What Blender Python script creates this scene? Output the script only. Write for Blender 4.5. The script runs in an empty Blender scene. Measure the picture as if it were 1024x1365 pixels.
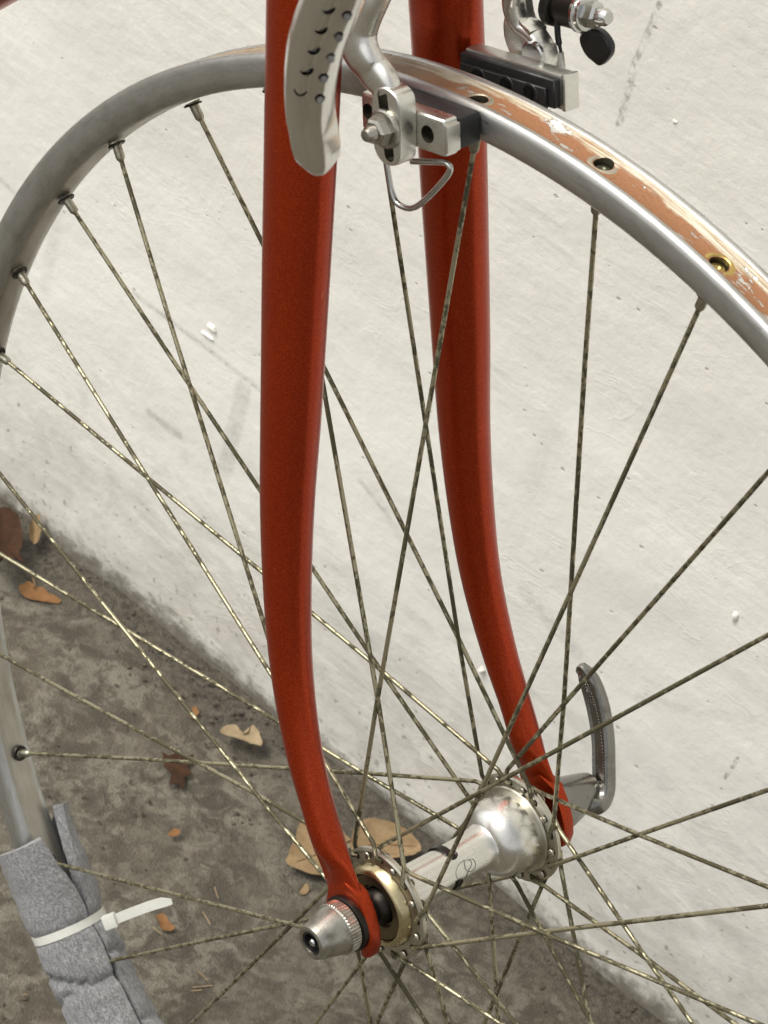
import bpy, bmesh, math, random
from mathutils import Vector, Matrix, noise
random.seed(7)
PI = math.pi
SC = bpy.context.scene
COL = SC.collection

# ------------------------------------------------------------------ frames
# bike frame: hub centre at the origin, x forward in the wheel plane, y along the axle (away from
# the viewer), z along the wheel; it is pitched by ALPHA against the ground.
ALPHA = math.radians(20)
HUB_Z = 0.330
BIKE = Matrix.Translation((0, 0, HUB_Z)) @ Matrix(((math.cos(ALPHA), 0, -math.sin(ALPHA), 0), (0, 1, 0, 0),
                                                   (math.sin(ALPHA), 0, math.cos(ALPHA), 0), (0, 0, 0, 1)))
CR = Matrix(((0.6691716744773284, 0.7374873051950539, -0.09122359756592535),
             (0.2505868758207731, -0.33951702856687094, -0.9066059811062248),
             (-0.6995823666610796, 0.5838156061526047, -0.4119998182857836)))
CC = Vector((0.7560052596161606, -0.6476922147835278, 0.5988982723994617))
FPX = 4044.753
W0, H0 = 1024.0, 1365.0


def ray(u, v):
    return CR.transposed() @ Vector(((u - W0 / 2) / FPX, (v - H0 / 2) / FPX, 1.0))


def at(u, v, y):                       # point of the bike frame on the plane y = const
    d = ray(u, v)
    return CC + d * ((y - CC.y) / d.y)


B3 = BIKE.to_3x3()
CW = BIKE @ CC


def ground_at(u, v, z=0.0):            # point of the ground in world coordinates
    d = B3 @ ray(u, v)
    return CW + d * ((z - CW.z) / d.z)


WA, WD = ground_at(0, 660), ground_at(868, 1344)
wdir = Vector((WD.x - WA.x, WD.y - WA.y, 0)).normalized()
wnrm = Vector((wdir.y, -wdir.x, 0))       # towards the viewer
if wnrm.y > 0:
    wnrm = -wnrm


# ------------------------------------------------------------------ camera, sky, sun, exposure
cam_d = bpy.data.cameras.new('camera')
cam = bpy.data.objects.new('camera', cam_d)
COL.objects.link(cam)
rt, dn, fw = (B3 @ Vector(CR[0])), (B3 @ Vector(CR[1])), (B3 @ Vector(CR[2]))
m = Matrix((rt, -dn, -fw)).transposed().to_4x4()
m.translation = CW
cam.matrix_world = m
cam_d.sensor_fit = 'VERTICAL'
cam_d.sensor_height = 24.0
cam_d.lens = 24.0 * FPX / H0
cam_d.clip_start = 0.05
cam_d.clip_end = 200.0
cam_d.dof.use_dof = True
cam_d.dof.focus_distance = 1.12
cam_d.dof.aperture_fstop = 32.0
SC.camera = cam

SUN_EL, SUN_AZ = math.radians(58), math.radians(228)    # azimuth: direction the light comes from, from +x towards +y
world = bpy.data.worlds.new('World')
SC.world = world
world.use_nodes = True
wn = world.node_tree
wn.nodes.clear()
w_out = wn.nodes.new('ShaderNodeOutputWorld')
w_bg = wn.nodes.new('ShaderNodeBackground')
w_sky = wn.nodes.new('ShaderNodeTexSky')
w_sky.sky_type = 'NISHITA'
w_sky.sun_disc = False
w_sky.sun_elevation = SUN_EL
w_sky.sun_rotation = PI / 2 - SUN_AZ
w_sky.air_density = 1.0
w_sky.dust_density = 4.0
w_sky.ozone_density = 1.0
w_hs = wn.nodes.new('ShaderNodeHueSaturation')
w_hs.inputs['Saturation'].default_value = 0.08          # overcast: the blue is washed out of the sky
wn.links.new(w_sky.outputs[0], w_hs.inputs['Color'])
wn.links.new(w_hs.outputs[0], w_bg.inputs[0])
w_bg.inputs[1].default_value = 0.15
wn.links.new(w_bg.outputs[0], w_out.inputs[0])
sun_d = bpy.data.lights.new('sun', 'SUN')
sun_d.energy = 1.5
sun_d.angle = math.radians(25)
sun_d.color = (1.0, 0.955, 0.84)
sun = bpy.data.objects.new('sun', sun_d)
COL.objects.link(sun)
sdir = Vector((math.cos(SUN_EL) * math.cos(SUN_AZ), math.cos(SUN_EL) * math.sin(SUN_AZ), math.sin(SUN_EL)))
sun.rotation_euler = sdir.to_track_quat('Z', 'Y').to_euler()
SC.view_settings.view_transform = 'Standard'
SC.view_settings.look = 'None'
SC.view_settings.gamma = 1.0
SC.view_settings.exposure = 0.42


# ------------------------------------------------------------------ material helpers
class NT:
    def __init__(self, name):
        self.m = bpy.data.materials.new(name)
        self.m.use_nodes = True
        self.t = self.m.node_tree
        self.t.nodes.clear()
        self.out = self.t.nodes.new('ShaderNodeOutputMaterial')
        self.b = self.t.nodes.new('ShaderNodeBsdfPrincipled')
        self.t.links.new(self.b.outputs[0], self.out.inputs[0])
        self._tc = None

    def tc(self, which='Object'):
        if self._tc is None:
            self._tc = self.t.nodes.new('ShaderNodeTexCoord')
        return self._tc.outputs[which]

    def link(self, sock, val):
        if isinstance(val, bpy.types.NodeSocket):
            self.t.links.new(val, sock)
        else:
            if isinstance(val, (tuple, list)) and len(val) == 3 and sock.type == 'RGBA':
                val = (*val, 1)
            sock.default_value = val

    def set(self, **kw):
        for k, v in kw.items():
            self.link(self.b.inputs[k.replace('_', ' ')], v)
        return self

    def noise(self, vec, scale, detail=4.0, rough=0.55, dist=0.0):
        n = self.t.nodes.new('ShaderNodeTexNoise')
        self.link(n.inputs['Vector'], vec)
        n.inputs['Scale'].default_value = scale
        n.inputs['Detail'].default_value = detail
        n.inputs['Roughness'].default_value = rough
        n.inputs['Distortion'].default_value = dist
        return n.outputs['Fac']

    def voro(self, vec, scale, rnd=1.0, feature='F1', out='Distance'):
        n = self.t.nodes.new('ShaderNodeTexVoronoi')
        n.feature = feature
        self.link(n.inputs['Vector'], vec)
        n.inputs['Scale'].default_value = scale
        n.inputs['Randomness'].default_value = rnd
        return n.outputs[out]

    def map(self, vec, scale=(1, 1, 1), rot=(0, 0, 0), loc=(0, 0, 0)):
        n = self.t.nodes.new('ShaderNodeMapping')
        self.link(n.inputs['Vector'], vec)
        n.inputs['Scale'].default_value = scale
        n.inputs['Rotation'].default_value = rot
        n.inputs['Location'].default_value = loc
        return n.outputs[0]

    def ramp(self, fac, stops, interp='LINEAR'):
        n = self.t.nodes.new('ShaderNodeValToRGB')
        n.color_ramp.interpolation = interp
        e = n.color_ramp.elements
        while len(e) < len(stops):
            e.new(0.5)
        for el, (p, c) in zip(e, stops):
            el.position = p
            if not isinstance(c, (tuple, list)):
                c = (c, c, c)
            el.color = (*c, 1) if len(c) == 3 else c
        self.link(n.inputs[0], fac)
        return n.outputs[0]

    def math(self, op, a, b=0.5, c=None, clamp=False):
        n = self.t.nodes.new('ShaderNodeMath')
        n.operation = op
        n.use_clamp = clamp
        self.link(n.inputs[0], a)
        self.link(n.inputs[1], b)
        if c is not None:
            self.link(n.inputs[2], c)
        return n.outputs[0]

    def mix(self, fac, a, b, mode='MIX'):
        n = self.t.nodes.new('ShaderNodeMix')
        n.data_type = 'RGBA'
        n.blend_type = mode
        self.link(n.inputs[0], fac)
        self.link(n.inputs[6], a)
        self.link(n.inputs[7], b)
        return n.outputs[2]

    def sep(self, vec):
        n = self.t.nodes.new('ShaderNodeSeparateXYZ')
        self.link(n.inputs[0], vec)
        return n.outputs

    def bump(self, h, dist=0.001, strength=1.0, normal=None):
        n = self.t.nodes.new('ShaderNodeBump')
        self.link(n.inputs['Height'], h)
        n.inputs['Distance'].default_value = dist
        n.inputs['Strength'].default_value = strength
        if normal is not None:
            self.link(n.inputs['Normal'], normal)
        return n.outputs[0]

    def seg(self, x, z, a, b, w, soft):
        """1 inside a thin line from a to b, fading over soft."""
        ax, az = a
        dx, dz = b[0] - a[0], b[1] - a[1]
        L2 = dx * dx + dz * dz
        px, pz = self.math('SUBTRACT', x, ax), self.math('SUBTRACT', z, az)
        h = self.math('DIVIDE', self.math('ADD', self.math('MULTIPLY', px, dx), self.math('MULTIPLY', pz, dz)), L2, clamp=True)
        ex = self.math('SUBTRACT', px, self.math('MULTIPLY', h, dx))
        ez = self.math('SUBTRACT', pz, self.math('MULTIPLY', h, dz))
        d = self.math('SQRT', self.math('ADD', self.math('MULTIPLY', ex, ex), self.math('MULTIPLY', ez, ez)))
        n = self.t.nodes.new('ShaderNodeMapRange')
        n.interpolation_type = 'SMOOTHSTEP'
        self.link(n.inputs[0], d)
        n.inputs[1].default_value = w
        n.inputs[2].default_value = w + soft
        n.inputs[3].default_value = 1.0
        n.inputs[4].default_value = 0.0
        return n.outputs[0]


def metal(name, col, rough, dirt=0.3, dirtcol=(0.12, 0.11, 0.09), scale=300.0, pit=0.15, metallic=1.0, stretch=(1, 1, 1)):
    n = NT(name)
    o = n.map(n.tc(), scale=stretch)
    big = n.noise(o, scale * 0.25, 5, 0.6)
    fine = n.noise(o, scale * 2.0, 3, 0.6)
    mask = n.ramp(big, [(0.48, 0.0), (0.72, 1.0)])
    c = n.mix(n.math('MULTIPLY', mask, dirt), col, dirtcol)
    c = n.mix(n.math('MULTIPLY', fine, 0.22), c, tuple(x * 0.45 for x in col))
    r = n.math('MULTIPLY_ADD', fine, 0.22, rough - 0.08)
    r = n.math('MULTIPLY_ADD', mask, 0.15 * dirt, r, clamp=True)
    n.set(Base_Color=c, Metallic=metallic, Roughness=r, Normal=n.bump(fine, 0.0001, pit))
    return n.m


MAT = {}
MAT['alloy'] = metal('polished_alloy', (0.78, 0.77, 0.72), 0.27, 0.22, (0.36, 0.34, 0.28), pit=0.25)
MAT['lever_alloy'] = metal('bright_lever_alloy', (0.80, 0.79, 0.745), 0.13, 0.12, (0.40, 0.38, 0.32), pit=0.12)
MAT['alloy_dull'] = metal('dull_alloy', (0.62, 0.61, 0.57), 0.36, 0.35, (0.25, 0.23, 0.18), pit=0.4)
MAT['chrome'] = metal('chrome', (0.60, 0.60, 0.58), 0.14, 0.35, (0.10, 0.09, 0.07), scale=420, pit=0.3)
MAT['hub_alloy'] = metal('hub_alloy', (0.80, 0.79, 0.74), 0.24, 0.03, (0.35, 0.32, 0.26), pit=0.2)
_n = NT('satin_hub_alloy')
_h = _n.noise(_n.tc(), 90, 4, 0.6)
_n.set(Base_Color=_n.mix(_n.math('MULTIPLY', _h, 0.35), (0.80, 0.79, 0.74), (0.55, 0.53, 0.47)), Metallic=1.0, Roughness=_n.math('MULTIPLY_ADD', _h, 0.18, 0.18), Normal=_n.bump(_n.noise(_n.map(_n.tc(), scale=(1, 8, 1)), 250, 3, 0.6), 0.0001, 0.06))
MAT['hub_alloy'] = _n.m
MAT['flange_alloy'] = metal('oxidised_flange', (0.56, 0.53, 0.44), 0.32, 0.75, (0.13, 0.11, 0.06), scale=500, pit=0.6)
MAT['worn_chrome'] = metal('worn_chrome', (0.45, 0.43, 0.38), 0.28, 0.85, (0.12, 0.10, 0.07), scale=600, pit=0.8)
MAT['dark_chrome'] = metal('stained_dark_reflect_chrome', (0.27, 0.262, 0.24), 0.20, 0.6, (0.10, 0.08, 0.06), scale=260, pit=0.4)  # stained, and base colour darkened to paint in the quick release's dark reflections
MAT['cap_gold'] = metal('yellowed_steel', (0.62, 0.53, 0.32), 0.24, 0.5, (0.20, 0.15, 0.06), scale=300, pit=0.4)
MAT['cap_brown'] = metal('tarnished_steel', (0.22, 0.18, 0.11), 0.40, 0.5, (0.08, 0.06, 0.03), scale=300, pit=0.4)
MAT['black_steel'] = metal('greasy_black_steel', (0.05, 0.045, 0.04), 0.38, 0.5, (0.02, 0.017, 0.012), scale=400, pit=0.5)
MAT['nipple'] = metal('tarnished_nipple', (0.42, 0.40, 0.31), 0.36, 0.7, (0.10, 0.085, 0.05), scale=500, pit=0.6)
MAT['hole_dark'] = metal('dark_socket', (0.17, 0.16, 0.12), 0.45, 0.7, (0.04, 0.035, 0.02), scale=500, pit=0.8)  # darker metal for the insides of holes and slots, and for nipple heads
MAT['eyelet'] = metal('worn_eyelet', (0.50, 0.46, 0.37), 0.5, 0.8, (0.34, 0.18, 0.08), scale=500, pit=0.8)
MAT['brass'] = metal('brass', (0.62, 0.45, 0.16), 0.34, 0.8, (0.30, 0.17, 0.07), scale=500, pit=0.5)


def plastic(name, col, rough, bump=0.2, scale=400.0, spec=0.5, var=0.3):
    n = NT(name)
    f = n.noise(n.tc(), scale, 4, 0.6)
    c = n.mix(n.math('MULTIPLY', f, var), col, tuple(x * 0.4 for x in col))
    n.set(Base_Color=c, Roughness=n.math('MULTIPLY_ADD', f, 0.25, rough - 0.12), Normal=n.bump(f, 0.0002, bump))
    n.b.inputs['Specular IOR Level'].default_value = spec
    return n.m


MAT['rubber'] = plastic('black_rubber', (0.016, 0.016, 0.017), 0.42, 0.5)
MAT['black'] = plastic('black_plastic', (0.008, 0.008, 0.008), 0.35, 0.1)
MAT['zip'] = plastic('milky_nylon', (0.66, 0.66, 0.60), 0.38, 0.1)
MAT['ink'] = plastic('grey_engraving', (0.20, 0.195, 0.18), 0.5, 0.1)


def red_paint():
    n = NT('red_flake_paint')
    o = n.tc()
    flake = n.voro(o, 3400.0, out='Color')
    fl = n.t.nodes.new('ShaderNodeSeparateColor')
    n.link(fl.inputs[0], flake)
    f = n.math('POWER', fl.outputs[0], 3.0)
    big = n.noise(o, 60, 4, 0.6)
    c = n.mix(f, (0.335, 0.0275, 0.0028), (0.55, 0.066, 0.0065))
    c = n.mix(n.math('MULTIPLY', big, 0.35), c, (0.20, 0.0165, 0.0026))
    orange = n.noise(o, 900, 2, 0.5)
    chips = n.ramp(n.noise(n.map(o, scale=(1, 1, 0.5)), 170, 3, 0.5), [(0.73, 0.0), (0.75, 1.0)])
    c = n.mix(n.math('MULTIPLY', chips, 0.4), c, (0.45, 0.15, 0.08))
    n.set(Base_Color=c, Metallic=0.80, Roughness=0.31, Coat_Weight=0.18, Coat_Roughness=n.math('MULTIPLY_ADD', big, 0.25, 0.08),
          Normal=n.bump(n.math('ADD', orange, n.math('MULTIPLY', f, 0.5)), 0.00010, 0.25))
    n.b.inputs['Coat IOR'].default_value = 1.45
    return n.m


MAT['red'] = red_paint()


def spoke_mat():
    n = NT('corroded_spoke_wire')
    uv = n.tc('UV')                      # u: metres along the wire, v: round it
    oi = n.t.nodes.new('ShaderNodeObjectInfo')
    off = n.math('MULTIPLY', oi.outputs['Random'], 7.0)
    cx = n.t.nodes.new('ShaderNodeCombineXYZ')
    s = n.sep(uv)
    n.link(cx.inputs[0], n.math('ADD', s[0], off))
    n.link(cx.inputs[1], n.math('MULTIPLY', n.math('PINGPONG', s[1], 0.5), 0.0065))
    n.link(cx.inputs[2], off)
    dash = n.noise(n.map(cx.outputs[0], scale=(0.6, 1, 1)), 420, 3, 0.6)
    slow = n.noise(cx.outputs[0], 22, 2, 0.5)
    fine = n.noise(cx.outputs[0], 1500, 3, 0.7)
    thr = n.math('ADD', dash, n.math('MULTIPLY', n.math('SUBTRACT', slow, 0.5), 0.85))
    rust = n.ramp(thr, [(0.44, 0.0), (0.54, 1.0)])
    clean = n.mix(fine, (0.43, 0.40, 0.28), (0.30, 0.27, 0.165))
    dirty = n.mix(fine, (0.10, 0.085, 0.040), (0.04, 0.034, 0.018))
    c = n.mix(rust, clean, dirty)
    n.set(Base_Color=c, Metallic=n.math('MULTIPLY_ADD', rust, -0.6, 0.85), Roughness=n.math('MULTIPLY_ADD', rust, 0.30, 0.34),
          Normal=n.bump(n.math('ADD', n.math('MULTIPLY', dash, 0.6), n.math('MULTIPLY', fine, 0.5)), 0.0004, 0.5))
    return n.m


MAT['spoke'] = spoke_mat()


def rim_side():
    n = NT('brushed_rim_alloy')
    uv = n.tc('UV')                      # u: metres round the rim, v: metres across the section
    st = n.noise(n.map(uv, scale=(12, 1500, 1)), 1.0, 4, 0.6)
    st2 = n.noise(n.map(uv, scale=(60, 420, 1)), 1.0, 4, 0.6)
    blot = n.noise(n.map(uv, scale=(70, 160, 1)), 1.0, 5, 0.65)
    marks = n.ramp(n.noise(n.map(uv, scale=(55, 330, 1), loc=(3, 1, 0)), 1.0, 4, 0.7), [(0.66, 0.0), (0.72, 1.0)])
    c = n.mix(st, (0.58, 0.58, 0.56), (0.41, 0.41, 0.39))
    c = n.mix(n.math('MULTIPLY', n.ramp(blot, [(0.42, 0.0), (0.70, 1.0)]), 0.55), c, (0.24, 0.225, 0.19))
    c = n.mix(n.math('MULTIPLY', marks, 0.75), c, (0.07, 0.065, 0.06))
    r = n.math('MULTIPLY_ADD', blot, 0.25, 0.30)
    n.set(Base_Color=c, Metallic=0.92, Roughness=r, Normal=n.bump(n.math('ADD', st, n.math('MULTIPLY', st2, 0.6)), 0.0002, 0.30))
    return n.m


def rim_inner():
    n = NT('grimy_rim_alloy')
    uv = n.tc('UV')
    blot = n.noise(n.map(uv, scale=(40, 120, 1)), 1.0, 5, 0.65)
    st = n.noise(n.map(uv, scale=(15, 1200, 1)), 1.0, 4, 0.6)
    c = n.mix(st, (0.48, 0.455, 0.40), (0.37, 0.35, 0.30))
    c = n.mix(n.math('MULTIPLY', n.ramp(blot, [(0.42, 0.0), (0.72, 1.0)]), 0.5), c, (0.22, 0.19, 0.13))
    n.set(Base_Color=c, Metallic=0.85, Roughness=n.math('MULTIPLY_ADD', blot, 0.3, 0.28), Normal=n.bump(st, 0.0002, 0.25))
    return n.m


def rim_bed():
    n = NT('old_glue_bed')
    uv = n.tc('UV')
    s = n.sep(uv)
    v = s[1]                             # metres across the bed: -0.008 near edge .. +0.008 far edge
    wob = n.noise(n.map(uv, scale=(35, 90, 1)), 1.0, 5, 0.62)
    fine = n.noise(n.map(uv, scale=(350, 900, 1)), 1.0, 4, 0.65)
    strk = n.noise(n.map(uv, scale=(45, 1500, 1)), 1.0, 5, 0.65)
    glue = n.mix(fine, (0.235, 0.100, 0.040), (0.32, 0.145, 0.062))
    glue = n.mix(n.math('MULTIPLY', n.ramp(n.noise(n.map(uv, scale=(600, 1600, 1)), 1.0, 3, 0.5), [(0.60, 0.0), (0.68, 1.0)]), 0.8), glue, (0.10, 0.035, 0.012))
    # dried white adhesive along the far third, in streaks
    far = n.math('ADD', n.math('MULTIPLY', v, 100.0), n.math('MULTIPLY', n.math('SUBTRACT', wob, 0.5), 1.1))
    farm = n.ramp(far, [(0.30, 0.0), (0.42, 1.0)])
    white = n.mix(n.ramp(strk, [(0.40, 0.0), (0.60, 1.0)]), (0.62, 0.57, 0.46), (0.35, 0.26, 0.15))
    white = n.mix(n.math('MULTIPLY', n.ramp(strk, [(0.56, 0.0), (0.62, 1.0)]), 0.8), white, (0.30, 0.15, 0.06))
    c = n.mix(farm, glue, white)
    # bare alloy where the glue has flaked away
    flake = n.noise(n.map(uv, scale=(48, 150, 1), loc=(7.3, 0, 0)), 1.0, 6, 0.68)
    near = n.math('MULTIPLY', n.math('ADD', v, 0.0078), 100.0)
    fl = n.ramp(n.math('ADD', flake, n.math('MULTIPLY', n.math('SUBTRACT', 0.30, near, clamp=True), 0.25)), [(0.585, 0.0), (0.60, 1.0)])
    c = n.mix(fl, c, (0.55, 0.54, 0.50))
    # towards the back of the wheel the bed is only dull metal with a brown film
    o = n.sep(n.tc('Object'))
    back = n.ramp(n.math('ADD', n.math('MULTIPLY', o[0], 12.0), n.math('MULTIPLY', wob, 0.9)), [(0.60, 1.0), (1.15, 0.0)])
    c = n.mix(n.math('MULTIPLY', back, 0.75), c, (0.20, 0.15, 0.10))
    h = n.math('ADD', n.math('MULTIPLY', fl, -0.8), n.math('ADD', n.math('MULTIPLY', strk, 0.5), n.math('MULTIPLY', fine, 0.35)))
    n.set(Base_Color=c, Metallic=n.math('MULTIPLY', fl, 0.6), Roughness=n.math('MULTIPLY_ADD', fl, -0.2, 0.62), Normal=n.bump(h, 0.0006, 0.7))
    return n.m


MAT['rim_side'], MAT['rim_inner'], MAT['rim_bed'] = rim_side(), rim_inner(), rim_bed()


def foam_mat():
    n = NT('grey_foam')
    uv = n.tc('UV')                      # u: metres along, v: metres round
    warp = n.noise(n.map(uv, scale=(40, 40, 1)), 1.0, 3, 0.5)
    fib = n.noise(n.map(uv, scale=(330, 1000, 1), rot=(0, 0, 0.35)), 1.0, 5, 0.70, 1.0)
    cell = n.noise(n.tc(), 1500, 3, 0.6)
    streak = n.ramp(fib, [(0.42, 0.0), (0.64, 1.0)])
    c = n.mix(streak, (0.23, 0.23, 0.234), (0.55, 0.555, 0.565))
    c = n.mix(n.math('MULTIPLY', n.ramp(warp, [(0.45, 0.0), (0.7, 1.0)]), 0.5), c, (0.15, 0.15, 0.152))
    n.set(Base_Color=c, Roughness=0.40, Normal=n.bump(n.math('ADD', fib, n.math('MULTIPLY', cell, 0.8)), 0.0034, 0.9))
    n.b.inputs['Sheen Weight'].default_value = 0.3
    return n.m


MAT['foam'] = foam_mat()


def ground_mat():
    n = NT('stained_concrete')
    o = n.tc()
    stain = n.noise(o, 11, 6, 0.62, 0.5)
    mid = n.noise(o, 48, 5, 0.60, 1.0)
    blot = n.noise(n.map(o, loc=(3, 2, 0)), 130, 4, 0.6, 0.6)
    fine = n.noise(o, 520, 5, 0.7)
    grit = n.voro(o, 900)
    c = n.mix(n.ramp(mid, [(0.40, 0.0), (0.58, 1.0)]), (0.060, 0.049, 0.034), (0.178, 0.161, 0.124))
    c = n.mix(n.math('MULTIPLY', n.ramp(blot, [(0.51, 0.0), (0.58, 1.0)]), 0.65), c, (0.060, 0.050, 0.035))
    c = n.mix(n.math('MULTIPLY', n.ramp(stain, [(0.44, 0.0), (0.62, 1.0)]), 0.55), c, (0.090, 0.074, 0.050))
    c = n.mix(n.math('MULTIPLY', n.ramp(fine, [(0.45, 0.0), (0.75, 1.0)]), 0.5), c, (0.06, 0.05, 0.037))
    pale = n.ramp(n.noise(o, 95, 4, 0.6, 0.3), [(0.56, 0.0), (0.63, 1.0)])
    c = n.mix(n.math('MULTIPLY', pale, 0.30), c, (0.26, 0.235, 0.185))
    # leaf mould and dirt lying along the foot of the wall (y of the wall line: world position is local here)
    s_ = n.sep(o)
    dist = n.math('ADD', n.math('MULTIPLY', n.math('SUBTRACT', s_[0], WA.x), wnrm.x), n.math('MULTIPLY', n.math('SUBTRACT', s_[1], WA.y), wnrm.y))
    edge = n.math('SUBTRACT', n.math('MULTIPLY', dist, 22.0), n.math('MULTIPLY', n.noise(o, 40, 5, 0.65), 0.9))
    mould = n.ramp(edge, [(0.0, 1.0), (0.55, 0.0)])
    c = n.mix(n.math('MULTIPLY', mould, 0.88), c, n.mix(n.ramp(n.noise(o, 240, 4, 0.7), [(0.4, 0.0), (0.6, 1.0)]), (0.040, 0.033, 0.024), (0.105, 0.088, 0.064)))
    # damp leaf-litter dirt gathered along the foot of the wall
    h = n.math('ADD', n.math('MULTIPLY', mid, 0.7), n.math('ADD', n.math('MULTIPLY', fine, 0.5), n.math('MULTIPLY', grit, -0.25)))
    n.set(Base_Color=c, Roughness=n.math('MULTIPLY_ADD', fine, 0.3, 0.62), Normal=n.bump(h, 0.004, 0.75))
    return n.m


MAT['ground'] = ground_mat()


# ------------------------------------------------------------------ mesh helpers
def mesh_obj(name, verts, faces, mat, parent=None, uvs=None, mats=None, fmat=None, sharp=38, smooth=True):
    me = bpy.data.meshes.new(name)
    me.from_pydata([tuple(v) for v in verts], [], faces)
    for mm in (mats or [mat]):
        me.materials.append(mm)
    if uvs is not None:
        lay = me.uv_layers.new(name='UVMap')
        for li, l in enumerate(me.loops):
            lay.data[li].uv = uvs[li]
    if fmat is not None:
        for p, i in zip(me.polygons, fmat):
            p.material_index = i
    bm = bmesh.new()
    bm.from_mesh(me)
    bmesh.ops.recalc_face_normals(bm, faces=bm.faces)
    bm.to_mesh(me)
    bm.free()
    if smooth:
        me.polygons.foreach_set('use_smooth', [True] * len(me.polygons))
        me.set_sharp_from_angle(angle=math.radians(sharp))
    o = bpy.data.objects.new(name, me)
    COL.objects.link(o)
    if parent is not None:
        o.parent = parent
    return o


def bm_obj(name, bm, mat, parent=None, sharp=38):
    bmesh.ops.recalc_face_normals(bm, faces=bm.faces)
    me = bpy.data.meshes.new(name)
    bm.to_mesh(me)
    bm.free()
    for mm in (mat if isinstance(mat, list) else [mat]):
        me.materials.append(mm)
    me.polygons.foreach_set('use_smooth', [True] * len(me.polygons))
    me.set_sharp_from_angle(angle=math.radians(sharp))
    o = bpy.data.objects.new(name, me)
    COL.objects.link(o)
    if parent is not None:
        o.parent = parent
    return o


def basis(d):
    d = Vector(d).normalized()
    a = Vector((0, 0, 1)) if abs(d.z) < 0.9 else Vector((1, 0, 0))
    e1 = d.cross(a).normalized()
    return e1, d.cross(e1).normalized()


def lathe_data(profile, origin, axis, n=40, e1=None):
    """profile: (distance along axis, radius) pairs, a closed solid if it starts and ends at radius 0."""
    axis = Vector(axis).normalized()
    a1, a2 = basis(axis) if e1 is None else (Vector(e1), axis.cross(Vector(e1)))
    V, F, rings = [], [], []
    for s, r in profile:
        c = Vector(origin) + axis * s
        if r <= 1e-7:
            rings.append([len(V)])
            V.append(c)
        else:
            rings.append(list(range(len(V), len(V) + n)))
            for i in range(n):
                t = 2 * PI * i / n
                V.append(c + (a1 * math.cos(t) + a2 * math.sin(t)) * r)
    for A, B in zip(rings, rings[1:]):
        for i in range(n):
            j = (i + 1) % n
            if len(A) == 1 and len(B) == 1:
                continue
            if len(A) == 1:
                F.append((A[0], B[i], B[j]))
            elif len(B) == 1:
                F.append((A[i], B[0], A[j]))
            else:
                F.append((A[i], B[i], B[j], A[j]))
    return V, F


def lathe(name, profile, origin, axis, mat, parent=None, n=40, sharp=30):
    V, F = lathe_data(profile, origin, axis, n)
    return mesh_obj(name, V, F, mat, parent, sharp=sharp)


def smooth_path(pts, k=6):
    pts = [Vector(p) for p in pts]
    out = []
    for i in range(len(pts) - 1):
        p0 = pts[i - 1] if i else pts[0] * 2 - pts[1]
        p1, p2 = pts[i], pts[i + 1]
        p3 = pts[i + 2] if i + 2 < len(pts) else pts[-1] * 2 - pts[-2]
        for j in range(k):
            t = j / k
            out.append(0.5 * ((2 * p1) + (p2 - p0) * t + (2 * p0 - 5 * p1 + 4 * p2 - p3) * t * t + (3 * p1 - p0 - 3 * p2 + p3) * t ** 3))
    out.append(pts[-1])
    return out


def interp(x, xs, ys):
    if x <= xs[0]:
        return ys[0]
    for a, b, c, d in zip(xs, xs[1:], ys, ys[1:]):
        if x <= b:
            t = (x - a) / (b - a)
            return c + (d - c) * t
    return ys[-1]


def sweep_data(path, section, ref, caps=True):
    """section(i, t) -> closed list of (a, b); a along ref made square to the path, b along the third axis."""
    n = len(path)
    V, F, uv = [], [], []
    L = [0.0]
    for a, b in zip(path, path[1:]):
        L.append(L[-1] + (b - a).length)
    rings = []
    for i, p in enumerate(path):
        d = (path[min(i + 1, n - 1)] - path[max(i - 1, 0)]).normalized()
        rf = Vector(ref(i) if callable(ref) else ref)
        e1 = (rf - d * rf.dot(d)).normalized()
        e2 = d.cross(e1)
        s = section(i, L[i] / L[-1])
        rings.append(list(range(len(V), len(V) + len(s))))
        for a, b in s:
            V.append(p + e1 * a + e2 * b)
    m_ = len(rings[0])
    for i in range(n - 1):
        for j in range(m_):
            k = (j + 1) % m_
            F.append((rings[i][j], rings[i][k], rings[i + 1][k], rings[i + 1][j]))
            uv += [(L[i], j / m_), (L[i], (j + 1) / m_), (L[i + 1], (j + 1) / m_), (L[i + 1], j / m_)]
    if caps:
        F.append(tuple(reversed(rings[0])))
        uv += [(0, 0)] * m_
        F.append(tuple(rings[-1]))
        uv += [(L[-1], 0)] * m_
    return V, F, uv


def circ_sec(r, n=10):
    return [(r * math.cos(2 * PI * i / n), r * math.sin(2 * PI * i / n)) for i in range(n)]


def tube(name, path, r, mat, parent=None, n=10, ref=(0.31, 0.77, 0.55)):
    rr = r if callable(r) else (lambda t: r)
    path = [Vector(p) for p in path]
    V, F, uv = sweep_data(path, lambda i, t: circ_sec(rr(t), n), ref)
    # keep vertex order consistent with the stored uvs: recalculation only flips, so give uvs per vertex instead
    return mesh_obj(name, V, F, mat, parent, uvs=None) if mat is not MAT['spoke'] else wire(name, V, F, uv, mat, parent)


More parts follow.
